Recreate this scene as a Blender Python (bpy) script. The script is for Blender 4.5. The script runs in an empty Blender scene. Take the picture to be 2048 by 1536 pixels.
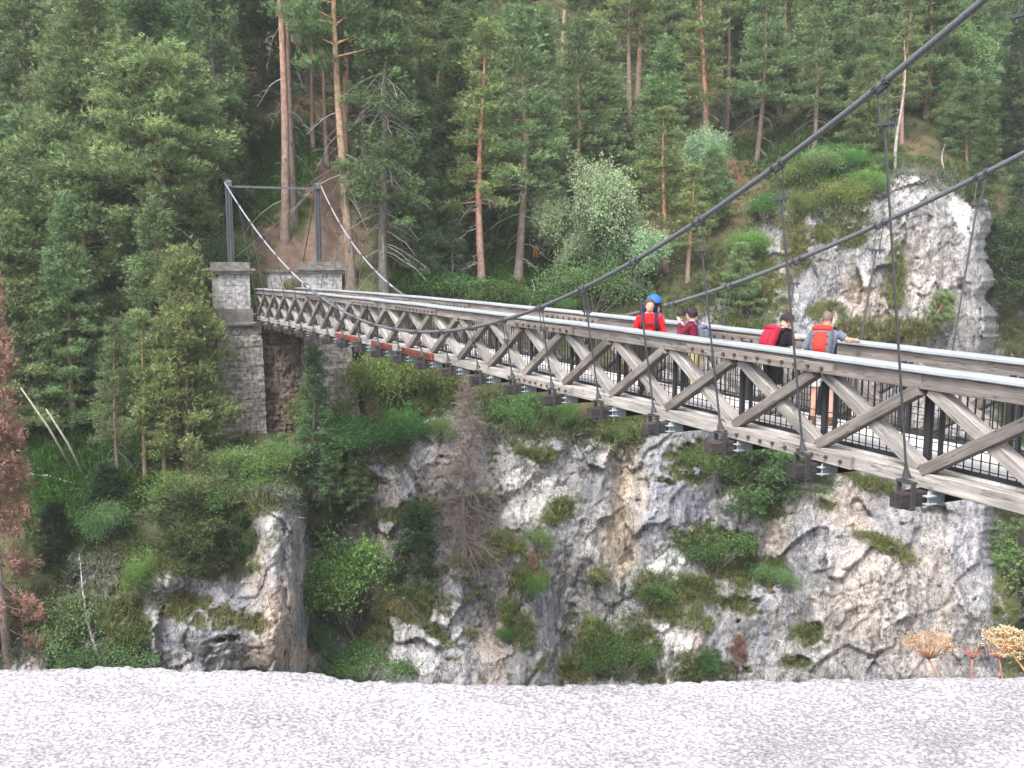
import bpy, math, random
import numpy as np
from mathutils import Vector, Matrix

# ---------------------------------------------------------------- camera, world, sun
S = bpy.context.scene
PITCH = 0.13369
F = 2000.0                      # focal length in pixels of the 2048 px wide photograph
cam = bpy.data.objects.new('camera', bpy.data.cameras.new('camera'))
S.collection.objects.link(cam)
cam.data.sensor_width = 36.0
cam.data.lens = 36.0 * F / 2048.0
cam.data.clip_start = 0.05
cam.data.clip_end = 1500.0
cam.location = (0, 0, 0)
cam.rotation_euler = (math.pi / 2 - PITCH, 0, 0)
S.camera = cam

SUN_EL, SUN_AZ = 52.0, 205.0    # azimuth clockwise from +Y
w = bpy.data.worlds.new('World'); S.world = w; w.use_nodes = True
nt = w.node_tree; nt.nodes.clear()
sky = nt.nodes.new('ShaderNodeTexSky'); sky.sky_type = 'NISHITA'; sky.sun_disc = False
sky.sun_elevation = math.radians(SUN_EL); sky.sun_rotation = math.radians(SUN_AZ)
sky.air_density = 1.0; sky.dust_density = 3.0
hs = nt.nodes.new('ShaderNodeHueSaturation'); hs.inputs['Saturation'].default_value = 0.35
bg = nt.nodes.new('ShaderNodeBackground'); bg.inputs['Strength'].default_value = 0.15
ow = nt.nodes.new('ShaderNodeOutputWorld')
nt.links.new(sky.outputs[0], hs.inputs['Color']); nt.links.new(hs.outputs[0], bg.inputs[0]); nt.links.new(bg.outputs[0], ow.inputs[0])
sd = bpy.data.lights.new('sun', 'SUN'); sd.energy = 1.5; sd.angle = math.radians(16); sd.color = (1, .97, .93)
sun = bpy.data.objects.new('sun', sd); S.collection.objects.link(sun)
_el, _az = math.radians(SUN_EL), math.radians(SUN_AZ)
_d = Vector((math.sin(_az) * math.cos(_el), math.cos(_az) * math.cos(_el), math.sin(_el)))
sun.rotation_euler = _d.to_track_quat('Z', 'Y').to_euler(); sun.location = (0, -10, 40)
S.view_settings.view_transform = 'Standard'; S.view_settings.look = 'None'
S.view_settings.exposure = 1.46; S.view_settings.gamma = 1.0

# ---------------------------------------------------------------- helpers
COL = S.collection
ORG = {}
R = np.random.default_rng(7)
CP, SP = math.cos(PITCH), math.sin(PITCH)

def ray(px, py):
    """direction (per unit of world Y) through a photograph pixel"""
    A = (np.asarray(px, float) - 1024) / F; B = (768 - np.asarray(py, float)) / F
    dy = CP + B * SP
    return A / dy, (-SP + B * CP) / dy
def at(px, py, Y):
    a, b = ray(px, py); return np.array([a * Y, Y, b * Y], float)
def pix(p):
    x, y, z = p
    d = y * CP - z * SP; v = y * SP + z * CP
    return 1024 + F * x / d, 768 - F * v / d

def tag(o, label=None, cat=None, group=None, kind=None):
    if label: o['label'] = label
    if cat: o['category'] = cat
    if group: o['group'] = group
    if kind: o['kind'] = kind
    return o
def empty(name, loc, label, cat, group=None, rz=0.0):
    o = bpy.data.objects.new(name, None); COL.objects.link(o)
    o.empty_display_size = .2
    o.location = loc; o.rotation_euler = (0, 0, rz)
    ORG[o.name] = np.array(loc, float)
    return tag(o, label, cat, group)
def np_mesh(name, V, faces_flat, starts, totals, mat, smooth=False, attrs=None):
    me = bpy.data.meshes.new(name)
    V = np.ascontiguousarray(V, dtype=np.float32)
    me.vertices.add(len(V)); me.vertices.foreach_set('co', V.ravel())
    me.loops.add(len(faces_flat)); me.loops.foreach_set('vertex_index', np.ascontiguousarray(faces_flat, dtype=np.int32))
    me.polygons.add(len(starts)); me.polygons.foreach_set('loop_start', np.ascontiguousarray(starts, dtype=np.int32))
    me.update(calc_edges=True)
    me.polygons.foreach_set('use_smooth', np.full(len(starts), smooth, dtype=bool))
    if attrs:
        for k, a in attrs.items():
            a = np.ascontiguousarray(a, dtype=np.float32)
            if a.ndim == 1:
                at_ = me.attributes.new(k, 'FLOAT', 'POINT'); at_.data.foreach_set('value', a)
            else:
                if a.shape[1] == 3: a = np.concatenate([a, np.ones((len(a), 1), np.float32)], 1)
                at_ = me.attributes.new(k, 'FLOAT_COLOR', 'POINT'); at_.data.foreach_set('color', a.ravel())
    if mat: me.materials.append(mat)
    me.validate()
    return me
def uni_mesh(name, V, Fc, mat, smooth=False, attrs=None):
    Fc = np.asarray(Fc, np.int32); k = Fc.shape[1]
    return np_mesh(name, V, Fc.ravel(), np.arange(len(Fc)) * k, np.full(len(Fc), k), mat, smooth, attrs)
def link(name, me, parent=None, loc=(0, 0, 0)):
    o = bpy.data.objects.new(name, me); COL.objects.link(o)
    o.location = loc
    if parent is not None: o.parent = parent
    return o

GRAIN = set()
class MB:
    """collects shapes given in world coordinates"""
    def __init__(s): s.v = []; s.f = []; s.g = []
    def add(s, vs, fs, gr=None):
        s.g += [tuple(map(float, p)) for p in (gr if gr is not None else vs)]
        n = len(s.v); s.v += [tuple(map(float, p)) for p in vs]; s.f += [[i + n for i in f] for f in fs]
    def box(s, c, ax, ay, az, hx, hy, hz):
        c = np.array(c, float); ax, ay, az = [np.array(a, float) for a in (ax, ay, az)]
        vs = [c + i * hx * ax + j * hy * ay + k * hz * az for i in (-1, 1) for j in (-1, 1) for k in (-1, 1)]
        s.add(vs, [(0, 1, 3, 2), (4, 6, 7, 5), (0, 4, 5, 1), (2, 3, 7, 6), (0, 2, 6, 4), (1, 5, 7, 3)])
    def beam(s, p, q, side, wside, wup, bevel=0.0):
        """bar from p to q; `side` is the direction of its width wside, wup the other"""
        p = np.array(p, float); q = np.array(q, float); d = q - p; L = np.linalg.norm(d); d /= L
        side = np.array(side, float); side = side - d * side.dot(d); side /= np.linalg.norm(side)
        up = np.cross(d, side)
        s0 = float(p.dot(d)); sh = (p[0] * 7.3 + p[2] * 3.1) % 5.0
        if not bevel:
            s.box((p + q) / 2, d, side, up, L / 2, wside / 2, wup / 2); k = len(s.g) - 8; s.g[k:] = [(s0 + (L if i else 0) + sh, (j - .5) * wside, (h_ - .5) * wup) for i in (0, 1) for j in (0, 1) for h_ in (0, 1)]; return
        a, b_ = wside / 2, wup / 2; e = bevel
        prof = [(-a + e, -b_), (a - e, -b_), (a, -b_ + e), (a, b_ - e), (a - e, b_), (-a + e, b_), (-a, b_ - e), (-a, -b_ + e)]
        vs = [p + side * x + up * y for x, y in prof] + [q + side * x + up * y for x, y in prof]
        fs = [(i, (i + 1) % 8, 8 + (i + 1) % 8, 8 + i) for i in range(8)] + [tuple(range(7, -1, -1)), tuple(range(8, 16))]
        s.add(vs, fs, [(s0 + sh, x, y) for x, y in prof] + [(s0 + L + sh, x, y) for x, y in prof])
    def tube(s, pts, rad, n=8, cap=True):
        pts = [np.array(p, float) for p in pts]
        if np.isscalar(rad): rad = [rad] * len(pts)
        prev = None; vs = []
        for i, p in enumerate(pts):
            d = pts[min(i + 1, len(pts) - 1)] - pts[max(i - 1, 0)]; d /= max(np.linalg.norm(d), 1e-9)
            if prev is None:
                a = np.cross(d, [0, 0, 1.0]);
                if np.linalg.norm(a) < .1: a = np.cross(d, [1.0, 0, 0])
            else: a = prev - d * prev.dot(d)
            a /= np.linalg.norm(a); prev = a; b = np.cross(d, a)
            for k in range(n):
                t = 2 * math.pi * k / n
                vs.append(p + rad[i] * (math.cos(t) * a + math.sin(t) * b))
        m = len(pts)
        fs = [(i * n + k, i * n + (k + 1) % n, (i + 1) * n + (k + 1) % n, (i + 1) * n + k) for i in range(m - 1) for k in range(n)]
        if cap: fs += [tuple(range(n - 1, -1, -1)), tuple((m - 1) * n + k for k in range(n))]
        s.add(vs, fs)
    def ell(s, c, r, nu=12, nv=8, M=None):
        vs = []; c = np.array(c, float)
        for j in range(nv + 1):
            ph = math.pi * j / nv
            for i in range(nu):
                t = 2 * math.pi * i / nu
                v = np.array([r[0] * math.sin(ph) * math.cos(t), r[1] * math.sin(ph) * math.sin(t), r[2] * math.cos(ph)])
                if M is not None: v = M @ v
                vs.append(c + v)
        s.add(vs, [(j * nu + i, (j + 1) * nu + i, (j + 1) * nu + (i + 1) % nu, j * nu + (i + 1) % nu) for j in range(nv) for i in range(nu)])
    def build(s, name, mat, parent=None, loc=None, smooth=False):
        V = np.array(s.v, float)
        if parent is not None: o0 = ORG[parent.name]
        else: o0 = np.array(loc if loc is not None else [*(V.min(0)[:2] + V.max(0)[:2]) / 2, V[:, 2].min()], float)
        me = bpy.data.meshes.new(name); me.from_pydata((V - o0).tolist(), [], s.f)
        if mat: me.materials.append(mat)
        if smooth: me.polygons.foreach_set('use_smooth', np.ones(len(me.polygons), bool))
        me.update()
        if mat and mat.name in GRAIN: me.attributes.new('grain', 'FLOAT_VECTOR', 'POINT').data.foreach_set('vector', np.array(s.g, np.float32).ravel())
        o = link(name, me, parent, (0, 0, 0) if parent is not None else tuple(o0))
        ORG[o.name] = o0
        return o

# ---------------------------------------------------------------- numpy noise
_rp = np.random.default_rng(42)
_perm = _rp.permutation(512).astype(np.int64); _perm = np.concatenate([_perm, _perm])
_grad = _rp.normal(size=(512, 3)); _grad /= np.linalg.norm(_grad, axis=1)[:, None]; _rnd = _rp.random((512, 4))
def _h(i, j, k, s): return _perm[(_perm[(_perm[(i + s * 17) & 511] + j) & 511] + k) & 511]
def pn(P, seed=0):
    I = np.floor(P).astype(np.int64); f = P - I; w = f * f * f * (f * (f * 6 - 15) + 10)
    out = 0
    for a in (0, 1):
        for b in (0, 1):
            for c in (0, 1):
                g = _grad[_h(I[:, 0] + a, I[:, 1] + b, I[:, 2] + c, seed)]
                d = (g * (f - [a, b, c])).sum(1)
                wt = (w[:, 0] if a else 1 - w[:, 0]) * (w[:, 1] if b else 1 - w[:, 1]) * (w[:, 2] if c else 1 - w[:, 2])
                out = out + wt * d
    return out * 1.6
def fbm(P, octv=4, seed=0, gain=.5):
    r = 0; a = 1.0
    for o in range(octv): r = r + a * pn(P * 2.03 ** o, seed + o); a *= gain
    return r
def ridge(P, octv=3, seed=0):
    r = 0; a = 1.0
    for o in range(octv): r = r + a * (1 - 2 * np.abs(pn(P * 2.1 ** o, seed + o))); a *= .5
    return r / 1.75
def worley(P, seed=0):
    I = np.floor(P).astype(np.int64); n = len(P)
    f1 = np.full(n, 9.); f2 = np.full(n, 9.); rid = np.zeros(n); off = np.zeros((n, 3))
    for a in (-1, 0, 1):
        for b in (-1, 0, 1):
            for c in (-1, 0, 1):
                C = I + [a, b, c]; hh = _h(C[:, 0], C[:, 1], C[:, 2], seed); q = C + _rnd[hh][:, :3]
                dv = P - q; d = np.sqrt((dv * dv).sum(1)); m = d < f1
                f2 = np.where(m, f1, np.minimum(f2, d)); f1 = np.where(m, d, f1); rid = np.where(m, _rnd[hh][:, 3], rid)
                off = np.where(m[:, None], dv, off)
    return f1, f2, rid, off

# ---------------------------------------------------------------- materials
def mat(name, col=None, rough=.7, metal=0.0, attr=None, noise=None, bump=None, spec=.3, trans=0.0, grad=None, objvar=0.0, stretch=None):
    """noise = list of (scale, detail, low, high) multiplied over the colour; bump = (scale, strength, dist)"""
    m = bpy.data.materials.new(name); m.use_nodes = True; nt = m.node_tree; nt.nodes.clear()
    N = nt.nodes.new; L = nt.links.new
    out = N('ShaderNodeOutputMaterial'); p = N('ShaderNodeBsdfPrincipled')
    p.inputs['Roughness'].default_value = rough; p.inputs['Metallic'].default_value = metal
    p.inputs['Specular IOR Level'].default_value = spec
    if attr:
        a = N('ShaderNodeAttribute'); a.attribute_name = attr; c = a.outputs['Color']
    else:
        rg = N('ShaderNodeRGB'); rg.outputs[0].default_value = (*col, 1); c = rg.outputs[0]
    tc = N('ShaderNodeTexCoord'); vec = tc.outputs['Object']
    if stretch:
        mp = N('ShaderNodeMapping'); mp.inputs['Scale'].default_value = stretch; L(vec, mp.inputs[0])
        if len(stretch) == 3: vec = mp.outputs[0]
    for (sc, det, lo, hi) in (noise or []):
        n = N('ShaderNodeTexNoise'); n.inputs['Scale'].default_value = sc; n.inputs['Detail'].default_value = det; L(vec, n.inputs['Vector'])
        mr = N('ShaderNodeMapRange'); mr.inputs['From Min'].default_value = .3; mr.inputs['From Max'].default_value = .7
        mr.inputs['To Min'].default_value = lo; mr.inputs['To Max'].default_value = hi; L(n.outputs[0], mr.inputs[0])
        mx = N('ShaderNodeVectorMath'); mx.operation = 'SCALE'; L(c, mx.inputs[0]); L(mr.outputs[0], mx.inputs['Scale']); c = mx.outputs[0]
    if objvar:
        oi = N('ShaderNodeObjectInfo'); mr = N('ShaderNodeMapRange')
        mr.inputs['To Min'].default_value = 1 - objvar; mr.inputs['To Max'].default_value = 1 + objvar; L(oi.outputs['Random'], mr.inputs[0])
        hv = N('ShaderNodeHueSaturation'); L(c, hv.inputs['Color']); L(mr.outputs[0], hv.inputs['Value'])
        mh = N('ShaderNodeMath'); mh.operation = 'MULTIPLY_ADD'; mh.inputs[1].default_value = .05; mh.inputs[2].default_value = .475
        fr = N('ShaderNodeMath'); fr.operation = 'FRACT'; ml = N('ShaderNodeMath'); ml.operation = 'MULTIPLY'; ml.inputs[1].default_value = 7.13
        L(oi.outputs['Random'], ml.inputs[0]); L(ml.outputs[0], fr.inputs[0]); L(fr.outputs[0], mh.inputs[0]); L(mh.outputs[0], hv.inputs['Hue'])
        c = hv.outputs[0]
    L(c, p.inputs['Base Color'])
    if bump:
        b = N('ShaderNodeBump'); b.inputs['Strength'].default_value = bump[1]; b.inputs['Distance'].default_value = bump[2]
        n = N('ShaderNodeTexNoise'); n.inputs['Scale'].default_value = bump[0]; n.inputs['Detail'].default_value = 6; L(vec, n.inputs['Vector'])
        L(n.outputs[0], b.inputs['Height']); L(b.outputs[0], p.inputs['Normal'])
    sh = p.outputs[0]
    if trans:
        tr = N('ShaderNodeBsdfTranslucent'); L(c, tr.inputs[0]); ms = N('ShaderNodeMixShader'); ms.inputs[0].default_value = trans
        L(sh, ms.inputs[1]); L(tr.outputs[0], ms.inputs[2]); sh = ms.outputs[0]
    L(sh, out.inputs[0])
    return m

# ---------------------------------------------------------------- terrain: the far bank of the gorge
# columns of (photo row -> distance) give the lie of the land, then real relief is added
PROF = {
 -900: [(1800, 33), (1350, 34), (1000, 40), (700, 50), (400, 62), (0, 88), (-500, 150)],
    0: [(1800, 34), (1350, 36), (1200, 37), (1080, 40), (900, 46), (700, 54), (500, 62), (250, 76), (0, 96), (-500, 200)],
  200: [(1800, 35), (1350, 37), (1130, 38.5), (1080, 40), (900, 45.5), (700, 53), (500, 61), (250, 75), (0, 95), (-500, 200)],
  400: [(1800, 37), (1350, 38.5), (1120, 40), (990, 42), (850, 46.5), (700, 49), (560, 51), (400, 57), (250, 66), (0, 86), (-500, 180)],
  425: [(1800, 37), (1350, 39), (1120, 40), (990, 42), (850, 46.2), (780, 49), (640, 50.5), (560, 51.5), (400, 56), (250, 63), (0, 82), (-500, 170)],
  520: [(1800, 38), (1350, 39.5), (990, 41), (868, 45.6), (855, 50), (640, 51.3), (560, 51.5), (400, 56), (250, 63), (0, 82), (-500, 170)],
  580: [(1800, 38), (1350, 39.5), (990, 41), (868, 46), (855, 50), (640, 51.3), (560, 51.5), (400, 56), (250, 63), (0, 80), (-500, 170)],
  625: [(1800, 41), (1350, 43), (1100, 44), (868, 46.4), (855, 50.3), (640, 51.5), (560, 52), (400, 56.5), (250, 64), (0, 81), (-500, 170)],
  700: [(1800, 42), (1350, 44), (1100, 44.5), (868, 46.8), (820, 50.3), (640, 52.), (560, 53.0), (400, 59), (250, 67), (0, 85), (-500, 170)],
  735: [(1800, 42), (1350, 44), (950, 46), (850, 47.5), (700, 49.5), (560, 53), (400, 60), (250, 68), (0, 86), (-500, 170)],
  900: [(1800, 42), (1350, 44), (1100, 45.5), (790, 49), (700, 51.5), (600, 56), (500, 61), (300, 72), (0, 96), (-500, 190)],
 1150: [(1800, 44), (1350, 46), (1100, 47), (860, 49), (780, 51), (650, 56), (560, 60), (450, 66), (300, 76), (0, 102), (-500, 190)],
 1350: [(1800, 45), (1350, 47), (1150, 48), (870, 50), (640, 55), (560, 58), (420, 66), (300, 74), (0, 100), (-500, 190)],
 1500: [(1800, 46), (1350, 48), (1000, 51), (700, 54), (500, 58), (400, 64), (300, 72), (0, 98), (-500, 190)],
 1650: [(1800, 45), (1350, 47), (960, 51), (700, 54), (420, 57), (360, 60), (300, 66), (0, 96), (-500, 190)],
 1850: [(1800, 44), (1350, 46.5), (960, 51), (700, 54), (400, 56), (340, 58), (280, 66), (0, 98), (-500, 190)],
 1968: [(1800, 45), (1350, 47.5), (1050, 51), (700, 55), (420, 57), (360, 62), (300, 72), (0, 102), (-500, 190)],
 2000: [(1800, 50), (1350, 54), (1180, 62), (1000, 68), (700, 72), (420, 78), (300, 88), (0, 120), (-500, 210)],
 2950: [(1800, 56), (1350, 60), (1000, 66), (700, 74), (420, 84), (300, 94), (0, 126), (-500, 220)],
}
_pc = sorted(PROF)
def base_depth(px, py):
    px = np.asarray(px, float); py = np.asarray(py, float); shp = px.shape; px = px.ravel(); py = py.ravel()
    cols = np.stack([np.interp(py, [a for a, _ in PROF[c]][::-1], [b for _, b in PROF[c]][::-1]) for c in _pc])
    i = np.clip(np.searchsorted(_pc, px) - 1, 0, len(_pc) - 2); c0 = np.array(_pc)[i]; c1 = np.array(_pc)[i + 1]
    t = np.clip((px - c0) / (c1 - c0), 0, 1); t = t * t * (3 - 2 * t)
    k = np.arange(len(px)); return (cols[i, k] * (1 - t) + cols[i + 1, k] * t).reshape(shp)
# bumps: (px, py, half width, half height, metres nearer)
BUMPS = [(545, 1160, 42, 190, 1.6), (690, 1150, 90, 180, -2.0), (1140, 1290, 26, 130, -1.3), (1060, 1250, 60, 170, 1.1),
         (1250, 1000, 30, 150, -.7), (1360, 1000, 60, 120, .8), (1080, 900, 70, 40, 1.2), (950, 980, 70, 40, 1.0),
         (1760, 1130, 110, 170, 1.6), (1920, 1050, 60, 160, .8), (1850, 500, 60, 150, .9), (1940, 560, 26, 190, 1.0),
         (1600, 560, 40, 90, -.8), (1700, 520, 50, 110, .8), (420, 1260, 100, 60, 1.6), (330, 1160, 60, 30, 1.0), (1380, 1280, 50, 60, 1.2), (1500, 1120, 50, 50, -.6),
         (1640, 1130, 40, 160, .6)]
TOPL = ([-900, 0, 100, 160, 330, 430, 520, 585, 640, 700, 760, 830, 900, 1000, 1100, 1200, 1290, 1330, 1400, 1470, 1520, 1580, 1680, 1740, 1800, 1900, 1975, 1990, 2060, 2950],
        [1300, 1300, 1250, 1110, 1120, 1090, 985, 985, 1090, 1010, 850, 800, 790, 850, 860, 850, 850, 640, 590, 520, 440, 385, 410, 360, 345, 340, 385, 470, 560, 640])
# cover on the rock: (px, py, rx, ry, angle deg, kind)  kinds: g green, o olive, b brown, d dark green
COVER = [(150, 960, 130, 110, 0, 'g'), (60, 1120, 60, 60, 0, 'd'), (250, 1060, 90, 36, 10, 'b'), (230, 1240, 60, 80, 0, 'g'), (410, 1225, 110, 26, 12, 'b'), (380, 1130, 120, 20, 8, 'b'),
         (400, 1075, 110, 50, 5, 'd'), (500, 1010, 50, 26, -15, 'b'), (500, 1130, 30, 14, 0, 'o'), (700, 985, 60, 60, 0, 'o'), (620, 960, 40, 70, 0, 'd'), (690, 880, 90, 60, 0, 'd'), (820, 1200, 90, 44, 10, 'b'),
         (740, 1250, 50, 80, 0, 'b'), (790, 900, 50, 40, 0, 'g'), (870, 780, 60, 50, 0, 'g'), (840, 1020, 60, 30, 0, 'd'), (780, 1030, 50, 16, 0, 'o'), (1010, 1085, 60, 26, 30, 'o'), (950, 1120, 90, 16, -10, 'b'),
         (1120, 1020, 60, 22, -30, 'o'), (1100, 840, 110, 36, 0, 'g'), (1060, 900, 60, 20, 20, 'o'), (1240, 860, 70, 30, 0, 'g'), (1060, 1150, 50, 40, 0, 'g'), (1030, 1240, 30, 60, -30, 'g'),
         (1240, 1290, 110, 70, 20, 'g'), (1170, 1330, 80, 40, 0, 'o'), (1330, 1190, 90, 60, 25, 'g'), (1290, 1180, 60, 30, 20, 'b'), (1420, 1085, 95, 46, 10, 'g'), (1470, 1130, 60, 60, 20, 'o'), (1390, 1240, 50, 30, 30, 'o'), (1500, 950, 60, 70, -20, 'g'),
         (1440, 1190, 90, 30, 20, 'o'), (1540, 1140, 40, 40, 0, 'g'), (1380, 930, 60, 50, 0, 'o'), (1600, 930, 60, 30, 10, 'd'), (1540, 1020, 30, 40, 0, 'o'), (1400, 1330, 90, 34, 0, 'g'), (1590, 1325, 40, 18, 0, 'o'),
         (1620, 1270, 40, 30, 0, 'o'), (1760, 1085, 70, 18, 25, 'o'), (1730, 960, 60, 14, 20, 'o'), (1320, 600, 70, 40, 0, 'o'), (1400, 560, 90, 30, 0, 'b'), (1520, 560, 40, 70, -20, 'o'),
         (1490, 620, 50, 60, 0, 'd'), (1640, 390, 60, 24, 20, 'o'), (1700, 420, 30, 50, -20, 'd'), (1650, 620, 30, 16, 0, 'o'), (1790, 560, 12, 60, 0, 'o'), (1670, 470, 60, 18, 10, 'o'),
         (1590, 480, 24, 60, 0, 'b'), (1780, 660, 110, 24, 0, 'b'), (2040, 900, 46, 420, 0, 'd'), (2030, 640, 30, 60, 0, 'o'), (2020, 1200, 30, 150, 0, 'o'), (1650, 1010, 40, 10, 20, 'o'), (870, 1260, 60, 16, 40, 'o'), (1200, 1150, 30, 20, 0, 'b')]
COVC = {'g': (.11, .17, .045), 'o': (.20, .21, .07), 'b': (.22, .155, .09), 'd': (.07, .105, .042)}
# stains on the rock with a shape of their own: (px, py, rx, ry, ang, colour, weight)
STAIN = [(1248, 960, 26, 90, 8, (.47, .37, .26), .7), (1238, 1090, 34, 70, -4, (.46, .37, .27), .7), (1340, 1125, 34, 22, -25, (.95, .95, .93), 1.0), (1880, 520, 90, 200, 0, (.36, .345, .335), .8),
         (1860, 560, 50, 120, 0, (.40, .35, .31), .5), (1930, 440, 22, 50, 0, (.60, .58, .57), .8), (1916, 425, 12, 30, -20, (1, 1, 1), 1.0), (1960, 560, 14, 180, 2, (.50, .485, .50), .7), (555, 1230, 32, 80, 5, (.56, .44, .36), .8), (550, 1080, 40, 90, 0, (.42, .41, .40), .6),
         (1050, 985, 70, 50, 0, (.56, .53, .50), .8), (1360, 1010, 50, 90, 5, (.27, .27, .31), .7), (1310, 990, 20, 110, 5, (.24, .25, .30), .7), (1820, 1200, 130, 130, 0, (.50, .45, .41), .6), (1700, 1200, 60, 140, 20, (.54, .46, .40), .5), (1950, 1050, 40, 180, 0, (.44, .43, .47), .6),
         (1690, 1000, 60, 60, 0, (.46, .37, .30), .5), (1600, 1120, 90, 40, -40, (.42, .42, .46), .6), (1770, 1060, 60, 50, 20, (.25, .25, .27), .6), (1640, 600, 60, 60, 0, (.40, .40, .43), .6), (1620, 620, 24, 40, 0, (.36, .37, .41), .7), (430, 1230, 80, 60, 0, (.30, .30, .34), .6),
         (560, 1310, 90, 26, 0, (.50, .38, .31), .7), (860, 1160, 90, 90, 0, (.27, .26, .27), .5), (880, 1290, 110, 60, 0, (.46, .45, .46), .6), (1340, 1290, 50, 60, 0, (.58, .56, .56), .8), (1100, 1270, 30, 90, 0, (.33, .33, .35), .6), (900, 1130, 60, 40, 0, (.30, .29, .30), .6),
         (780, 870, 60, 50, 0, (.24, .24, .25), .6), (1930, 610, 30, 100, 0, (.36, .34, .33), .6), (1820, 380, 40, 40, 0, (.52, .50, .52), .6), (1720, 620, 60, 60, 0, (.50, .42, .36), .6)]
def ellm(px, py, cx, cy, rx, ry, ang, soft=.25, wob=0):
    a = math.radians(ang); dx = px - cx; dy = py - cy
    x = (dx * math.cos(a) + dy * math.sin(a)) / rx; y = (-dx * math.sin(a) + dy * math.cos(a)) / ry
    r = np.sqrt(x * x + y * y) + wob
    return np.clip((1 + soft - r) / (2 * soft), 0, 1)
gx = np.concatenate([np.arange(-900, -20, 20), np.arange(-20, 2070, 3.2), np.arange(2070, 2960, 20)])
gy = np.concatenate([np.arange(-500, -20, 20), np.arange(-20, 1400, 3.2), np.arange(1400, 1801, 20)])
PX, PY = np.meshgrid(gx, gy); shp = PX.shape
_ew = np.interp(PY, [300, 385, 500, 700, 1050, 1200, 1350], [1955, 1962, 1978, 1982, 1988, 2010, 2030]) - 1984 + (22 * fbm(np.stack([PY.ravel() / 70, PY.ravel() * 0 + .37, PY.ravel() * 0 + .6], 1), 5, 4, .6)).reshape(shp)
D0 = base_depth(PX - _ew * np.clip((PX - 1880) / 90, 0, 1) * np.clip((2200 - PX) / 150, 0, 1), PY)
for (cx, cy, rx, ry, dd) in BUMPS: D0 = D0 - dd * np.exp(-(((PX - cx) / rx) ** 2 + ((PY - cy) / ry) ** 2) * 1.1)
pxf, pyf = PX.ravel(), PY.ravel()
ra, rb = ray(pxf, pyf)
def world(D): return np.stack([ra * D, D, rb * D], 1)
P0 = world(D0.ravel())
n1 = fbm(P0 / 3.0, 4, 3); n2 = fbm(P0 / .9, 3, 9)
rtop = np.interp(pxf, *TOPL) + 22 * n1 + 10 * n2
rockm = np.clip((pyf - rtop) / 14 + .5, 0, 1)
covm = np.zeros(len(pxf)); covc = np.zeros((len(pxf), 3)) + COVC['g']
n4 = fbm(P0 / .35, 2, 12); wob = .42 * n1 + .34 * n2 + .2 * n4
for (cx, cy, rx, ry, an, kd) in COVER:
    k_ = .74 if (cy > 830 and 540 < cx < 1700) else 1.0
    m = ellm(pxf, pyf, cx, cy, rx * k_, ry * k_, an, .25, wob)
    covm = np.maximum(covm, m); covc = covc * (1 - m[:, None]) + np.array(COVC[kd]) * m[:, None]
# random small ledges with plants
led = np.clip((fbm(P0 * [.35, .35, 1.1], 5, 21, .6) - .68) * 6, 0, 1) * (pxf < 1560)
covc = covc * (1 - led[:, None]) + (np.array(COVC['o']) * .5 + np.array(COVC['b']) * .5) * led[:, None]
covm = np.maximum(covm, led)
covm = covm * np.clip(.95 + 1.5 * fbm(P0 / .9, 4, 22, .6), 0, 1)
rk = rockm * (1 - covm)
Pw = P0 + .5 * np.stack([pn(P0 / 1.3, 31), pn(P0 / 1.3, 32), pn(P0 / 1.3, 33)], 1)
th = math.radians(24)
Q = np.stack([Pw[:, 0] * math.cos(th) - Pw[:, 2] * math.sin(th), Pw[:, 1], Pw[:, 0] * math.sin(th) + Pw[:, 2] * math.cos(th)], 1)
f1, f2, rid, off = worley(Q * [1 / 2.2, 1 / 2.6, 1 / 4.6], 1)
Qw = Q + .25 * np.stack([pn(P0 / .5, 34), pn(P0 / .5, 35), pn(P0 / .5, 36)], 1)
g1, g2, rid2, off2 = worley(Qw * [1 / .7, 1 / .9, 1 / 1.7], 5)
h1, h2, rid3, off3 = worley(Qw * [1 / .22, 1 / .3, 1 / .34], 8)
tilt = off[:, 0] * (rid - .5) * 1.6 + off[:, 2] * (.35 - rid) * 1.0
tilt2 = off2[:, 0] * (rid2 - .5) * 1.4 + off2[:, 2] * (.6 - rid2) * 1.0
disp = .60 * (rid - .5) + .80 * tilt + .22 * (rid2 - .5) + .26 * tilt2 + .06 * (rid3 - .5) + .07 * off3[:, 2]
disp = disp + .17 * ridge(P0 * [1 / 1.1, 1 / 1.1, 1 / 4.0], 4, 13) + 1.1 * fbm(P0 / 6.5, 2, 17) + .05 * ridge(Qw * [1 / .35, 1 / .35, 1 / 1.3], 2, 15)
soil = .5 * fbm(P0 / 5, 3, 19) + .16 * fbm(P0 / 1.1, 3, 23)
D1 = D0.ravel() - (rk * disp + (1 - rk) * soil + covm * rockm * .15)
VT = world(D1)
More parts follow.
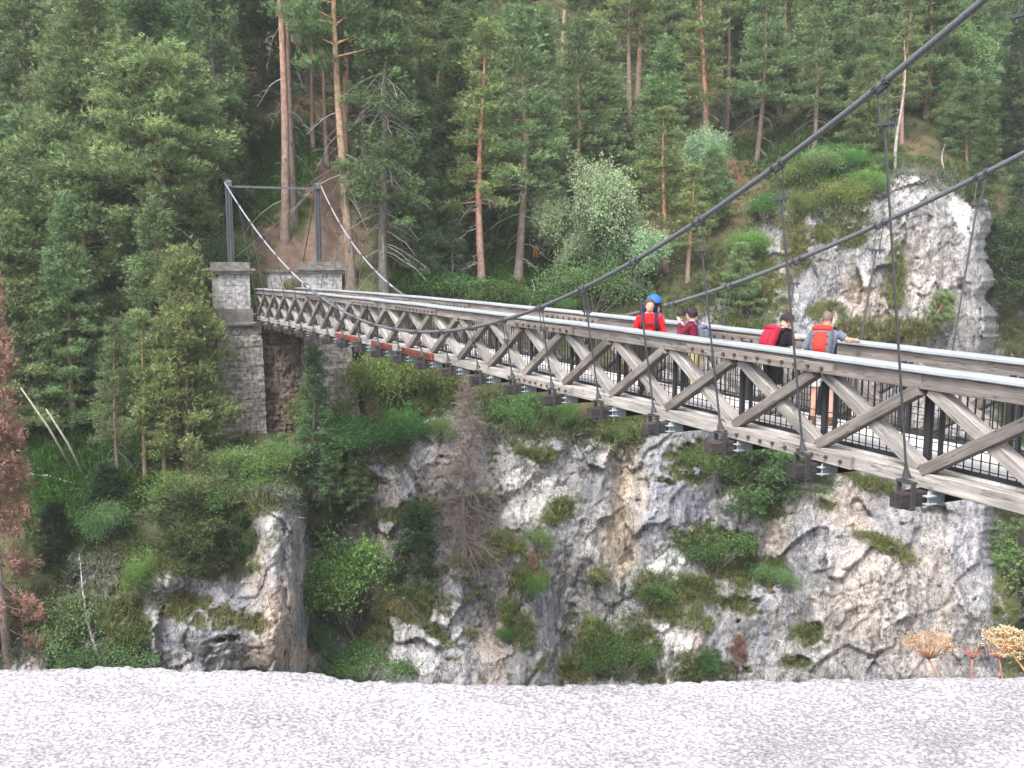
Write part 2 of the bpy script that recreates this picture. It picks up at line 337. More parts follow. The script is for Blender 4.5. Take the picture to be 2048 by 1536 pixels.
# colours
c = np.array([.275, .268, .268])[None] * (1 + .24 * fbm(P0 / 2.2, 3, 41)[:, None])
v = np.clip(.5 + 1.3 * fbm(P0 * [1 / .8, 1 / .8, 1 / 3.5], 3, 43), 0, 1)[:, None]
c = c * (1 - .5 * v) + np.array([.42, .40, .375]) * .5 * v
v = np.clip(1.8 * fbm(P0 * [1 / .9, 1 / .9, 1 / 6.], 3, 48) - .15, 0, 1)[:, None]
c = c * (1 - .6 * v) + np.array([.22, .235, .28]) * .6 * v
v = np.clip(1.6 * fbm(P0 * [1 / 2.5, 1 / 2.5, 1 / 5.], 3, 47) - .35, 0, 1)[:, None]
c = c * (1 - .6 * v) + np.array([.50, .39, .30]) * .6 * v
for (cx, cy, rx, ry, an, cc, wt) in STAIN:
    m = (ellm(pxf, pyf, cx, cy, rx, ry, an, .35, .5 * n1 + .3 * n2) * wt)[:, None]
    if cc[0] > .85: m = np.clip((m - .45) * 4, 0, 1)
    c = c * (1 - m) + np.array(cc) * m * (1 + .22 * n2[:, None])
v = np.clip(2.2 * fbm(P0 * [1 / .35, 1 / .35, 1 / 1.4], 3, 53) - .7, 0, .5)[:, None]    # dark lichen and water streaks
c = c * (1 - v) + np.array([.085, .085, .095]) * v
c = c * (.86 + .28 * rid3[:, None]) * (.86 + .28 * rid2[:, None]) * (.86 + .28 * rid[:, None])
cv = covc * (1 + .7 * fbm(P0 / .6, 3, 61)[:, None])
v = np.clip(1.5 * fbm(P0 / 1.6, 3, 67) + .1, 0, 1)[:, None]
cv = cv * (1 - .5 * v) + np.array([.14, .10, .055]) * .5 * v
fl = np.array([.075, .085, .038]) * (1 + .6 * fbm(P0 / 1.2, 3, 71)[:, None])      # forest floor
v = np.clip(1.6 * fbm(P0 / 3.5, 3, 73), 0, 1)[:, None]
fl = fl * (1 - .7 * v) + np.array([.15, .10, .065]) * .7 * v
for (cx, cy, rx, ry, an, cc) in [(640, 400, 46, 170, 8, (.175, .115, .085)), (610, 490, 130, 70, 0, (.185, .125, .095)), (655, 270, 26, 90, 0, (.13, .085, .065)), (540, 350, 60, 80, 10, (.05, .11, .02)),
                             (610, 310, 30, 60, 10, (.05, .11, .02)), (600, 440, 22, 40, 20, (.07, .12, .03)), (500, 400, 40, 40, 10, (.07, .12, .03)), (1040, 560, 200, 40, 0, (.06, .08, .025)), (150, 900, 160, 140, 0, (.045, .10, .018)), (1130, 470, 120, 50, 0, (.13, .085, .05)), (1010, 450, 80, 90, 0, (.05, .085, .02)),
                             (1270, 430, 70, 70, 0, (.15, .09, .065)), (1500, 330, 120, 30, -20, (.13, .075, .05)), (1640, 320, 160, 40, 0, (.06, .085, .03)), (950, 620, 260, 60, 0, (.05, .085, .02))]:
    m = ellm(pxf, pyf, cx, cy, rx, ry, an, .3, wob * .7)[:, None]
    fl = fl * (1 - m) + np.array(cc) * m * (1 + .3 * n2[:, None])
ground = np.where(rockm[:, None] > .5, cv, fl)
cl = c * rk[:, None] + (1 - rk[:, None]) * ground
for (cx, cy, rx, ry, an) in ((1332, 1122, 36, 16, -24), (1350, 1140, 8, 22, 0), (1916, 425, 10, 26, -15), (1925, 450, 6, 18, -10)):
    m = np.clip((ellm(pxf, pyf, cx, cy, rx, ry, an, .3, .6 * n2 + .5 * n4) - .4) * 5, 0, 1)[:, None]; cl = cl * (1 - m) + np.array([.85, .84, .82]) * m; covm = covm * (1 - m[:, 0])
cl = np.clip(cl, .008, .95)
VT = VT.reshape(shp + (3,)); CL = cl.reshape(shp + (3,))
rows = [VT]; crow = [CL]
for z, dy in ((-34, 3), (-46, 6), (-47, 14)):     # foot of the cliff down into the gorge
    b = VT[-1].copy(); b[:, 2] = z; b[:, 1] = b[:, 1] - dy; rows.append(b[None]); crow.append(CL[-1][None])
VTA = np.concatenate(rows); CLA = np.concatenate(crow); H_, W_ = VTA.shape[:2]
idx = np.arange(H_ * W_).reshape(H_, W_)
Fq = np.stack([idx[1:, :-1], idx[1:, 1:], idx[:-1, 1:], idx[:-1, :-1]], -1).reshape(-1, 4)
def rock_mat():
    m = bpy.data.materials.new('cliff_and_soil'); m.use_nodes = True; nt = m.node_tree; N = nt.nodes.new; L = nt.links.new
    p = nt.nodes['Principled BSDF']; p.inputs['Roughness'].default_value = .92; p.inputs['Specular IOR Level'].default_value = .15
    a = N('ShaderNodeAttribute'); a.attribute_name = 'Col'; c = a.outputs['Color']; rk_ = N('ShaderNodeAttribute'); rk_.attribute_name = 'rk'
    tc = N('ShaderNodeTexCoord'); mp = N('ShaderNodeMapping'); mp.inputs['Rotation'].default_value = (0, math.radians(24), 0); mp.inputs['Scale'].default_value = (1, 1, .42); L(tc.outputs['Object'], mp.inputs[0])
    def rng(src, a0, a1, b0, b1):
        r = N('ShaderNodeMapRange'); r.inputs[1].default_value = a0; r.inputs[2].default_value = a1; r.inputs[3].default_value = b0; r.inputs[4].default_value = b1; L(src, r.inputs[0]); return r.outputs[0]
    def mul(c, f):
        v = N('ShaderNodeVectorMath'); v.operation = 'SCALE'; L(c, v.inputs[0]); L(f, v.inputs['Scale']); return v.outputs[0]
    def math_(op, a_, b_):
        v = N('ShaderNodeMath'); v.operation = op
        for k, q in enumerate((a_, b_)):
            if isinstance(q, (int, float)): v.inputs[k].default_value = q
            else: L(q, v.inputs[k])
        return v.outputs[0]
    hs_ = []
    for sc, det, vec, lo, hi in ((2.2, 10, mp, .74, 1.2), (13., 9, tc, .68, 1.28)):
        n = N('ShaderNodeTexNoise'); n.inputs['Scale'].default_value = sc; n.inputs['Detail'].default_value = det; n.inputs['Roughness'].default_value = .62
        L(vec.outputs['Object'] if vec is tc else vec.outputs[0], n.inputs[0]); c = mul(c, rng(n.outputs[0], .32, .68, lo, hi)); hs_.append(n.outputs[0])
    ck = None
    for sc, wd in ((.7, .008), (1.9, .013), (5.0, .017)):      # fractures
        n = N('ShaderNodeTexNoise'); n.inputs['Scale'].default_value = sc; n.inputs['Detail'].default_value = 5; n.inputs['Distortion'].default_value = .5; L(mp.outputs[0], n.inputs[0])
        d = math_('ABSOLUTE', math_('SUBTRACT', n.outputs[0], .5), 0); r = rng(d, wd * .3, wd, .45, 1.0); ck = r if ck is None else math_('MULTIPLY', ck, r)
    f = math_('ADD', math_('MULTIPLY', math_('SUBTRACT', ck, 1.0), rk_.outputs['Fac']), 1.0); c = mul(c, f)
    L(c, p.inputs['Base Color'])
    h = math_('ADD', math_('ADD', math_('MULTIPLY', hs_[0], 2.2), hs_[1]), math_('MULTIPLY', f, .6))
    bp = N('ShaderNodeBump'); bp.inputs['Strength'].default_value = .6; bp.inputs['Distance'].default_value = .09; L(h, bp.inputs['Height']); L(bp.outputs[0], p.inputs['Normal'])
    return m
M_rock = rock_mat()
RK = np.concatenate([rk, np.ones(3 * len(gx))])
terrain = link('hillside', uni_mesh('hillside', VTA.reshape(-1, 3), Fq, M_rock, True, {'Col': CLA.reshape(-1, 3), 'rk': RK}))
tag(terrain, kind='structure')
def ground_at(px, py):
    i = np.interp(px, gx, np.arange(len(gx))); j = np.interp(py, gy, np.arange(len(gy)))
    return VT[int(round(float(j))), int(round(float(i)))].copy()
# gorge floor, river and the near bank below the parapet
m = MB(); m.add([(-150, 2, -47.5), (150, 2, -47.5), (150, 60, -47.5), (-150, 60, -47.5)], [(0, 1, 2, 3)])
tag(m.build('river', mat('river_water', (.10, .16, .15), .15, noise=[(.5, 6, .7, 1.3)], bump=(2, .4, .1), spec=.5)), kind='structure')
nb_x = np.linspace(-60, 60, 240); nb_s = [(-60, -3.0), (-8, -2.6), (0.5, -1.55), (.95, -1.6), (1.3, -2.2), (2.0, -4.0), (3.2, -9.0), (4.5, -20.), (6.0, -34.), (9., -47.6)]
VV = np.array([[x, y, z] for (y, z) in nb_s for x in nb_x]); k_ = (VV[:, 1] > .9)
VV[:, 1] += k_ * .35 * fbm(VV / 2.5, 3, 77) * np.clip(-VV[:, 2] / 8, 0, 2)
ii = np.arange(len(VV)).reshape(len(nb_s), -1); Fn = np.stack([ii[:-1, :-1], ii[:-1, 1:], ii[1:, 1:], ii[1:, :-1]], -1).reshape(-1, 4)
cn = np.tile([.2, .19, .17], (len(VV), 1)) * (1 + .3 * fbm(VV / 1.5, 3, 78)[:, None])
tag(link('near_bank', uni_mesh('near_bank', VV, Fn, M_rock, False, {'Col': cn})), kind='structure')

# ---------------------------------------------------------------- the bridge
TH = 0.45903
U = np.array([-math.sin(TH), math.cos(TH), 0.0]); RR = np.array([math.cos(TH), math.sin(TH), 0.0]); Z = np.array([0, 0, 1.0])
BD, BW, BH = 10.214, 1.9387, 1.307        # offset of near truss, width, rail top to lower chord top
ST, T0 = 1.85, 8.7743
def zr(t): return -1.5315 + .008953 * t - .00030958 * t * t
def B(t, o, z): return U * t + RR * o + Z * (zr(t) + z)       # z relative to rail top
T_END, T_START = 47.75, T0 - 3 * ST + .1
def wood(name, col, contrast=1.0):
    m = bpy.data.materials.new(name); m.use_nodes = True; nt = m.node_tree; N = nt.nodes.new; L = nt.links.new; GRAIN.add(name)
    p = nt.nodes['Principled BSDF']; p.inputs['Roughness'].default_value = .85; p.inputs['Specular IOR Level'].default_value = .15
    a = N('ShaderNodeAttribute'); a.attribute_name = 'grain'; rg = N('ShaderNodeRGB'); rg.outputs[0].default_value = (*col, 1); c = rg.outputs[0]
    oi = N('ShaderNodeObjectInfo'); ad = N('ShaderNodeVectorMath'); ad.operation = 'ADD'; L(a.outputs['Vector'], ad.inputs[0]); L(oi.outputs['Random'], ad.inputs[1]); hh = []
    for sc, st, det, lo, hi in ((1.0, (1.2, 22, 22), 5, .74, 1.22), (1.0, (5, 110, 110), 4, .82, 1.16), (1.0, (1.6, 4, 4), 3, .78, 1.18)):
        mp = N('ShaderNodeMapping'); mp.inputs['Scale'].default_value = st; L(ad.outputs[0], mp.inputs[0])
        n = N('ShaderNodeTexNoise'); n.inputs['Scale'].default_value = sc; n.inputs['Detail'].default_value = det; L(mp.outputs[0], n.inputs[0]); hh.append(n.outputs[0])
        r = N('ShaderNodeMapRange'); r.inputs[1].default_value = .32; r.inputs[2].default_value = .68; r.inputs[3].default_value = lo; r.inputs[4].default_value = hi; L(n.outputs[0], r.inputs[0])
        v = N('ShaderNodeVectorMath'); v.operation = 'SCALE'; L(c, v.inputs[0]); L(r.outputs[0], v.inputs['Scale']); c = v.outputs[0]
    r = N('ShaderNodeMapRange'); r.inputs[3].default_value = .82; r.inputs[4].default_value = 1.16; L(oi.outputs['Random'], r.inputs[0])
    v = N('ShaderNodeVectorMath'); v.operation = 'SCALE'; L(c, v.inputs[0]); L(r.outputs[0], v.inputs['Scale']); c = v.outputs[0]
    mp = N('ShaderNodeMapping'); mp.inputs['Scale'].default_value = (.7, 14, 14); L(ad.outputs[0], mp.inputs[0])      # drying cracks
    n = N('ShaderNodeTexNoise'); n.inputs['Scale'].default_value = 1; n.inputs['Detail'].default_value = 3; L(mp.outputs[0], n.inputs[0])
    s1 = N('ShaderNodeMath'); s1.operation = 'SUBTRACT'; s1.inputs[1].default_value = .5; L(n.outputs[0], s1.inputs[0]); s2 = N('ShaderNodeMath'); s2.operation = 'ABSOLUTE'; L(s1.outputs[0], s2.inputs[0])
    r = N('ShaderNodeMapRange'); r.inputs[1].default_value = .003; r.inputs[2].default_value = .014; r.inputs[3].default_value = .42; r.inputs[4].default_value = 1; L(s2.outputs[0], r.inputs[0])
    v = N('ShaderNodeVectorMath'); v.operation = 'SCALE'; L(c, v.inputs[0]); L(r.outputs[0], v.inputs['Scale']); L(v.outputs[0], p.inputs['Base Color'])
    bp = N('ShaderNodeBump'); bp.inputs['Strength'].default_value = .35; bp.inputs['Distance'].default_value = .01; L(hh[0], bp.inputs['Height']); L(bp.outputs[0], p.inputs['Normal'])
    return m
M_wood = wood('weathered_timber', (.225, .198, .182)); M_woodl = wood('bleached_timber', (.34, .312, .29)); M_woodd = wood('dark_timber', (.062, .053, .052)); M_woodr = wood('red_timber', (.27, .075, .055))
M_zinc = mat('zinc_capping', (.50, .53, .56), .42, .35, noise=[(2., 4, .88, 1.1)], spec=.5)
M_galv = mat('galvanised_steel', (.50, .55, .60), .5, .3, noise=[(8., 3, .85, 1.1)], spec=.5)
M_iron = mat('dark_painted_iron', (.075, .077, .085), .5, .3, noise=[(6., 3, .8, 1.2)], spec=.5)
M_bar = mat('black_railing_iron', (.035, .035, .04), .5, .2, spec=.4)
M_steel = mat('grey_painted_steel', (.115, .12, .135), .5, .2, noise=[(4., 3, .85, 1.15)], spec=.4)
M_cable = mat('grey_wire_rope', (.16, .165, .18), .55, .3, noise=[(60., 2, .6, 1.3)], spec=.4)
M_rope2 = mat('pale_wire_rope', (.34, .345, .37), .55, .3, noise=[(60., 2, .7, 1.2)], spec=.4)
M_bolt = mat('rusty_bolt', (.10, .058, .048), .7, .2)
M_deck = mat('pale_deck_planks', (.66, .64, .62), .8, noise=[(4., 4, .88, 1.1), (30., 3, .9, 1.08)], spec=.2)
M_stone = None

br = empty('suspension_bridge', tuple(B(26, BD + BW / 2, -1.7)), 'weathered timber truss footbridge hung on two steel cables across the rocky gorge', 'bridge')
MZ = [(.25, 0)]
stations = [T0 + ST * i for i in range(-3, 21)]
NODE0 = T0 + 1.0 - .92     # truss nodes
def seg(a, b, n): return [a + (b - a) * i / n for i in range(n + 1)]
for side, o in ((-1, BD), (1, BD + BW)):
    s = side
    # zinc capping in lengths, joints showing
    m = MB(); j = 0
    ts = seg(T_START, T_END, 18)
    for a, b in zip(ts[:-1], ts[1:]):
        dz = .006 * (j % 2); j += 1
        for k in range(2):
            a1 = a + (b - a) * k / 2; b1 = a + (b - a) * (k + 1) / 2 + (.01 if k else 0)
            m.beam(B(a1, o - s * -.0 + s * .0, -.03 + dz), B(b1, o, -.03 + dz), RR, .33, .055, .010)
    hr = m.build('handrail', M_zinc, br)
    m = MB(); ts = seg(T_START, T_END, 24)
    for a, b in zip(ts[:-1], ts[1:]): m.beam(B(a, o, -.165), B(b, o, -.165), RR, .20, .20, .01)
    m.build('top_chord', M_wood, br)
    m = MB()
    for a, b in zip(ts[:-1], ts[1:]): m.beam(B(a, o, -BH - .10), B(b, o, -BH - .10), RR, .24, .20, .012)
    m.build('bottom_chord', M_woodl, br)
    # splice boards with bolts
    spl = [(9.9, 12.75, 'b', 0), (17.6, 20.6, 'b', 0), (10.35, 13.7, 't', 0), (17.6, 20.2, 't', 0), (25., 28.2, 't', 0), (30., 32.5, 't', 0), (35.5, 38., 't', 0), (25.2, 27.6, 'b', 1), (28.6, 30.4, 'b', 1), (31.6, 34.4, 'b', 1), (37., 40., 'b', 0)]
    for (a, b, w_, red) in spl:
        if side == 1: a += 2.2; b += 2.2
        zc = -.175 if w_ == 't' else -BH - .105
        hh = .15 if w_ == 't' else .17
        oo = o + s * (.10 if w_ == 't' else .12)
        for sg in ((1,) if side == -1 else (1, -1)):
            oc = o + sg * s * ((.10 if w_ == 't' else .12) + .035)
            m = MB(); m.beam(B(a, oc, zc), B((a + b) / 2, oc, zc), RR, .07, hh, .006); m.beam(B((a + b) / 2, oc, zc), B(b, oc, zc), RR, .07, hh, .006)
            sp = m.build('splice_board', M_woodr if red else (M_wood if w_ == 't' else M_woodl), br)
            if red: sp['label'] = 'red painted splice board'
            n = int((b - a) / .27); single = (a < 21 and (s == -1) == (sg == 1)) or (s == 1 and sg == -1 and a < 21)
            m = MB()
            for i in range(n):
                t = a + .18 + (b - a - .36) * i / (n - 1); p = B(t, oc + sg * s * .035, zc + .01 * (i % 2) - .0)
                if single: m = MB()
                m.tube([p, p + RR * s * sg * .035], .026, 8)
                if single: m.build('bolt', M_bolt, sp)
            if not single: tag(m.build('bolt', M_bolt, sp), kind='stuff')
    # one panel at a time: two crossing diagonals
    for i in range(-3, 21):
        a = NODE0 + ST * i; b = a + ST
        if b > T_END + .1: continue
        zt, zb = -.27, -BH + .0
        m = MB(); m.beam(B(a + .06, o - s * .045, zb + .01), B(b - .06, o - s * .045, zt + .0), RR, .19, .17, .012)
        d2 = m.build('diagonal_brace', M_woodl, br)
        m = MB(); m.beam(B(b - .06, o + s * .05, zb + .012), B(a + .06, o + s * .05, zt + .002), RR, .155, .155, .012)
        d1 = m.build('diagonal_brace', M_wood, br)
    # iron railing inside the truss
    oi = o - s * .20
    for i in range(-3, 21):
        a = NODE0 + ST * i; b = min(a + ST, T_END)
        if b - a < .5: continue
        m = MB()
        n = int(round((b - a) / .125))
        for k in range(n):
            t = a + (b - a) * (k + .5) / n; m.beam(B(t, oi, -BH + .06), B(t, oi, -.24), RR, .012, .012)
        for z_ in ([-BH + .12 + .11 * q for q in range(4)] + [-.25]):
            m.beam(B(a, oi, z_), B(b, oi, z_), RR, .010 if z_ < -.3 else .03, .010 if z_ < -.3 else .03)
        m.beam(B(a, oi, -BH + .05), B(b, oi, -BH + .05), RR, .05, .06)
        m.build('railing_panel', M_bar, br)
        m = MB(); t = a + .12
        m.beam(B(t, oi, -BH - .05), B(t, oi, -.2), RR, .055, .07)
        m.beam(B(t - .16, oi - s * .04, -BH - .05), B(t - .16, oi - s * .04, -.2), RR, .045, .05)
        m.build('railing_post', M_bar, br)
# deck planks
m = MB(); t = T_START; k = 0
while t < T_END + 2.0:
    tt = min(t, T_END)
    m.beam(B(t, BD + .13, -BH + .005), B(t, BD + BW - .13, -BH + .005), U, .192, .05); t += .2
m.build('deck', M_deck, br)
m = MB(); ts = seg(T_START, T_END, 24)
for oo in (BD + .5, BD + BW - .5):
    for a, b in zip(ts[:-1], ts[1:]): m.beam(B(a, oo, -BH - .11), B(b, oo, -BH - .11), RR, .12, .16)
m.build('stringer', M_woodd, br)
# cables: tilted parabolas, clamps and hangers
def cable_z(t):
    tm, zm = 27.9, -2.28
    k = .0114 if t < tm else .01325
    return zm + k * (t - tm) ** 2
def cable_o(t, s): # outboard offset from the truss centre line
    return .50 + (cable_z(t) + 2.28) * .148 + (.12 if s > 0 else 0) * 0
def C(t, s):
    o = BD - cable_o(t, s) if s < 0 else BD + BW + cable_o(t, s)
    return U * t + RR * o + Z * cable_z(t)
TP, TPN = 48.0, 4.6
for s in (-1, 1):
    m = MB(); m.tube([C(t, s) for t in seg(TPN, 36, 60)], .042, 8)
    mc = m.build('main_cable', M_cable, br, smooth=True)
    m = MB(); m.tube([C(t, s) for t in seg(36, TP, 24)], .036, 8)
    m.build('main_cable', M_rope2, br, smooth=True)
for i, t in enumerate(stations):
    if t > T_END - .2: continue
    for s in (-1, 1):
        oe = BD if s < 0 else BD + BW
        foot = B(t, oe + s * .38, -BH - .02); top = C(t, s)
        dz = top[2] - foot[2]
        tan = C(t + .1, s) - C(t - .1, s); tan /= np.linalg.norm(tan)
        if dz > 0.25:
            m = MB(); d = foot - top; L_ = np.linalg.norm(d); d = d / L_
            y = min(.45, .45 * L_); bar = top + d * y
            m.tube([bar, foot - d * .12], .016, 6)
            for q in (-.075, .075): m.tube([top + U * q, bar + U * q * .8], .009, 5)
            m.beam(bar - U * .13, bar + U * .13, RR, .05, .035)
            for q in (-.085, .085): m.tube([bar + U * q + Z * .03, bar + U * q - Z * .07], .014, 6)
            m.tube([foot - d * .16, foot - d * .10, foot + d * .02], [.018, .026, .06], 8)
            hg = m.build('hanger_rod', M_iron, br)
            m = MB()
            for q in (-.085, .085): m.tube([top + tan * (q - .03), top + tan * (q + .03)], .064, 8)
            m.beam(top - tan * .10 - Z * .03, top + tan * .10 - Z * .03, RR, .06, .09)
            m.build('cable_clamp', M_iron, hg)
# cross beams under the trusses
for i, t in enumerate(stations):
    if t > T_END - .2: continue
    m = MB(); zc = -BH - .20 - .115
    m.beam(B(t, BD - .55 - .03 * (i % 3), zc), B(t, BD + BW + .57, zc), U, .19, .19, .012)
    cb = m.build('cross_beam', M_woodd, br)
    for s in (-1, 1):
        oe = BD if s < 0 else BD + BW
        m = MB()
        for q in (-.115, .115): m.beam(B(t + q, oe + s * .38, zc - .11), B(t + q, oe + s * .38, -BH - .10), RR, .07, .025)
        m.beam(B(t - .13, oe + s * .38, -BH - .09), B(t + .13, oe + s * .38, -BH - .09), RR, .09, .03)
        m.beam(B(t - .13, oe + s * .38, zc - .105), B(t + .13, oe + s * .38, zc - .105), RR, .09, .03)
        m.build('hanger_strap', M_iron, cb)
        m = MB()
        m.beam(B(t - .12, oe + s * .10, zc + .01), B(t - .12, oe + s * -.16, zc + .01), U, .03, .20)
        m.beam(B(t - .165, oe + s * .22, zc + .05), B(t - .165, oe + s * .06, zc + .05), U, .09, .012)
        m.beam(B(t - .165, oe + s * .22, zc - .05), B(t - .165, oe + s * .06, zc - .05), U, .09, .012)
        m.tube([B(t - .15, oe + s * .15, zc - .09), B(t - .15, oe + s * .15, zc + .10)], .014, 6)
        m.build('steel_bracket', M_galv, cb)
# far pylon
def pylon(tp, zbase, ztop, back):
    m = MB()
    for s in (-1, 1):
        o = (BD - 1.13) if s < 0 else (BD + BW + 1.13)
        p0 = U * tp + RR * o + Z * zbase; p1 = U * tp + RR * o + Z * (ztop - .12)
        m = MB(); m.beam(p0, p1, RR, .25, .05); m.beam(p0, p1, RR, .03, .24)
        m.beam(p0 - RR * .118, p1 - RR * .118, RR, .02, .20); m.beam(p0 + RR * .118, p1 + RR * .118, RR, .02, .20)
        m.beam(p0, p0 + Z * .04, RR, .34, .34)
        ps = m.build('pylon_post', M_steel, br)
        m = MB(); top = U * tp + RR * o + Z * ztop
        m.beam(top - U * .2 - Z * .12, top + U * .2 - Z * .12, RR, .26, .12, .03); m.tube([top - RR * .13, top + RR * .13], .13, 12)
        m.tube([top - U * .16 - Z * .1, top - Z * .02 + U * .0, top + U * .16 - Z * .1], .07, 8)
        m.build('cable_saddle', M_steel, ps)
        q = top + U * back[0] + Z * back[1]; m = MB(); m.tube([top, q], .024, 6); m.build('back_stay', M_iron, br)
        m = MB(); m.beam(q - RR * .2 + U * -.15, q - RR * .2 + U * .3 - Z * .3, RR, .08, .2); m.beam(q + RR * .2 + U * -.15, q + RR * .2 + U * .3 - Z * .3, RR, .08, .2); m.tube([q - RR * .28, q + RR * .28], .06, 8)
        m.build('stay_anchor', M_iron, br)
    a = U * tp + RR * (BD - 1.03) + Z * (ztop - .17); b = U * tp + RR * (BD + BW + 1.03) + Z * (ztop - .17)
    m = MB(); m.beam(a, b, U, .10, .10); m.build('pylon_crossbar', M_steel, br)
    m = MB(); m.tube([b - Z * .1, U * tp + RR * (BD - 1.0) + Z * (zbase + .2)], .006, 4); m.tube([a - Z * .1, U * tp + RR * (BD + BW + 1.0) + Z * (zbase + .2)], .006, 4)
    m.build('wind_brace', M_cable, br)
pylon(TP, -.62, 3.06, (3.4, -4.1))
pylon(TPN, -1.0, cable_z(TPN), (-4.0, -4.5))

# ---------------------------------------------------------------- masonry of the far bank
def stone_mat(name, col, sc=(1, 1, 1), row=.34, var=.25):
    m = bpy.data.materials.new(name); m.use_nodes = True; nt = m.node_tree; N = nt.nodes.new; L = nt.links.new
    p = nt.nodes['Principled BSDF']; p.inputs['Roughness'].default_value = .9; p.inputs['Specular IOR Level'].default_value = .15
    tc = N('ShaderNodeTexCoord'); sp = N('ShaderNodeSeparateXYZ'); L(tc.outputs['Object'], sp.inputs[0])
    ad = N('ShaderNodeMath'); ad.operation = 'ADD'; L(sp.outputs[0], ad.inputs[0]); L(sp.outputs[1], ad.inputs[1])
    cb = N('ShaderNodeCombineXYZ'); L(ad.outputs[0], cb.inputs[0]); L(sp.outputs[2], cb.inputs[1])
    nz = N('ShaderNodeTexNoise'); nz.inputs['Scale'].default_value = 1.7; L(tc.outputs['Object'], nz.inputs[0])
    mv = N('ShaderNodeVectorMath'); mv.operation = 'MULTIPLY_ADD'; mv.inputs[1].default_value = (.12, .12, .12); L(nz.outputs[1], mv.inputs[0]); L(cb.outputs[0], mv.inputs[2])
    bt = N('ShaderNodeTexBrick'); bt.inputs['Scale'].default_value = 1.0; bt.inputs['Brick Width'].default_value = row * 2.3; bt.inputs['Row Height'].default_value = row
    bt.inputs['Mortar Size'].default_value = .018; bt.inputs['Mortar Smooth'].default_value = .6
    bt.inputs['Color1'].default_value = (*[x * (1 + var) for x in col], 1); bt.inputs['Color2'].default_value = (*[x * (1 - var) for x in col], 1)
    bt.inputs['Mortar'].default_value = (*[x * .82 for x in col], 1); L(mv.outputs[0], bt.inputs[0])
    n2 = N('ShaderNodeTexNoise'); n2.inputs['Scale'].default_value = 6; n2.inputs['Detail'].default_value = 8; L(tc.outputs['Object'], n2.inputs[0])
    mr = N('ShaderNodeMapRange'); mr.inputs[1].default_value = .3; mr.inputs[2].default_value = .7; mr.inputs[3].default_value = .45; mr.inputs[4].default_value = 1.5; L(n2.outputs[0], mr.inputs[0])
    vm = N('ShaderNodeVectorMath'); vm.operation = 'SCALE'; L(bt.outputs[0], vm.inputs[0]); L(mr.outputs[0], vm.inputs['Scale']); L(vm.outputs[0], p.inputs['Base Color'])
    sb = N('ShaderNodeMath'); sb.operation = 'SUBTRACT'; L(n2.outputs[0], sb.inputs[0]); L(bt.outputs['Fac'], sb.inputs[1])
    bp = N('ShaderNodeBump'); bp.inputs['Strength'].default_value = .8; bp.inputs['Distance'].default_value = .05; L(sb.outputs[0], bp.inputs['Height']); L(bp.outputs[0], p.inputs['Normal'])
    return m
M_stone = stone_mat('rubble_masonry', (.265, .24, .215), row=.30, var=.30)
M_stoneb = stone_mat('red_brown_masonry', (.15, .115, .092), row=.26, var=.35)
M_stonel = stone_mat('pale_pillar_masonry', (.38, .365, .36), row=.36, var=.10)
M_cap = mat('mossy_coping_stone', (.20, .19, .175), .9, noise=[(4., 6, .6, 1.3), (18., 4, .7, 1.25)], bump=(14, .5, .05), spec=.15)
def frustum(mb, t0, t1, o0, o1, z0, z1, bt=0, bo0=0, bo1=0):
    """block with battered front (t), near and far sides; relief left to masonry bump"""
    def P(t, o, z): return U * t + RR * o + Z * z
    mb.add([P(t0 - bt, o0 - bo0, z0), P(t0 - bt, o1 + bo1, z0), P(t1, o1 + bo1, z0), P(t1, o0 - bo0, z0), P(t0, o0, z1), P(t0, o1, z1), P(t1, o1, z1), P(t1, o0, z1)],
           [(0, 3, 2, 1), (4, 5, 6, 7), (0, 1, 5, 4), (1, 2, 6, 5), (2, 3, 7, 6), (3, 0, 4, 7)])
def rough_block(name, parent, t0, t1, o0, o1, z0, z1, bt, bo0, bo1, amp=.05, mt=None):
    V = []; Fc = []
    def P(u, v, z):
        f = (z1 - z) / (z1 - z0); return U * (t0 - bt * f + (t1 - t0 + bt * f) * v) + RR * (o0 - bo0 * f + (o1 - o0 + (bo0 + bo1) * f) * u) + Z * z
    ring = [(u, 0) for u in np.linspace(0, 1, 40)[:-1]] + [(1, v) for v in np.linspace(0, 1, 30)[:-1]] + [(u, 1) for u in np.linspace(1, 0, 12)[:-1]] + [(0, v) for v in np.linspace(1, 0, 30)[:-1]]
    zs = np.linspace(z0, z1, 130); n = len(ring)
    A = np.array([[P(u, v, z) for u, v in ring] for z in zs]).reshape(-1, 3); cen = A.reshape(-1, n, 3).mean(1).repeat(n, 0)
    row = np.floor(A[:, 2] / .3); s_ = A[:, 0] * .9 + A[:, 1] * .45
    f1_, f2_, rd, _o = worley(np.stack([s_ / .62 + row * .37, row * 1.0 + .5, A[:, 1] * 0], 1), 3)
    dn = nrm_((A - cen) * [1, 1, 0]); A = A + dn * (amp * (rd - .5) - amp * .8 * np.clip(1 - (f2_ - f1_) * 8, 0, 1) + amp * .9 * fbm(A / .35, 3, 6))[:, None] * (A[:, 2] < z1 - .01)[:, None]
    ii = np.arange(len(A)).reshape(-1, n); q = np.stack([ii[:-1], np.roll(ii, -1, 1)[:-1], np.roll(ii, -1, 1)[1:], ii[1:]], -1).reshape(-1, 4)
    o = link(name, uni_mesh(name, A - ORG[parent.name], q, mt or M_stone, False), parent); ORG[o.name] = ORG[parent.name]; return o
def nrm_(a): return a / np.maximum(np.linalg.norm(a, axis=-1, keepdims=True), 1e-9)
PN0, PN1 = BD - 2.0, BD - .33
PF0, PF1 = BD + BW + .35, BD + BW + 2.1
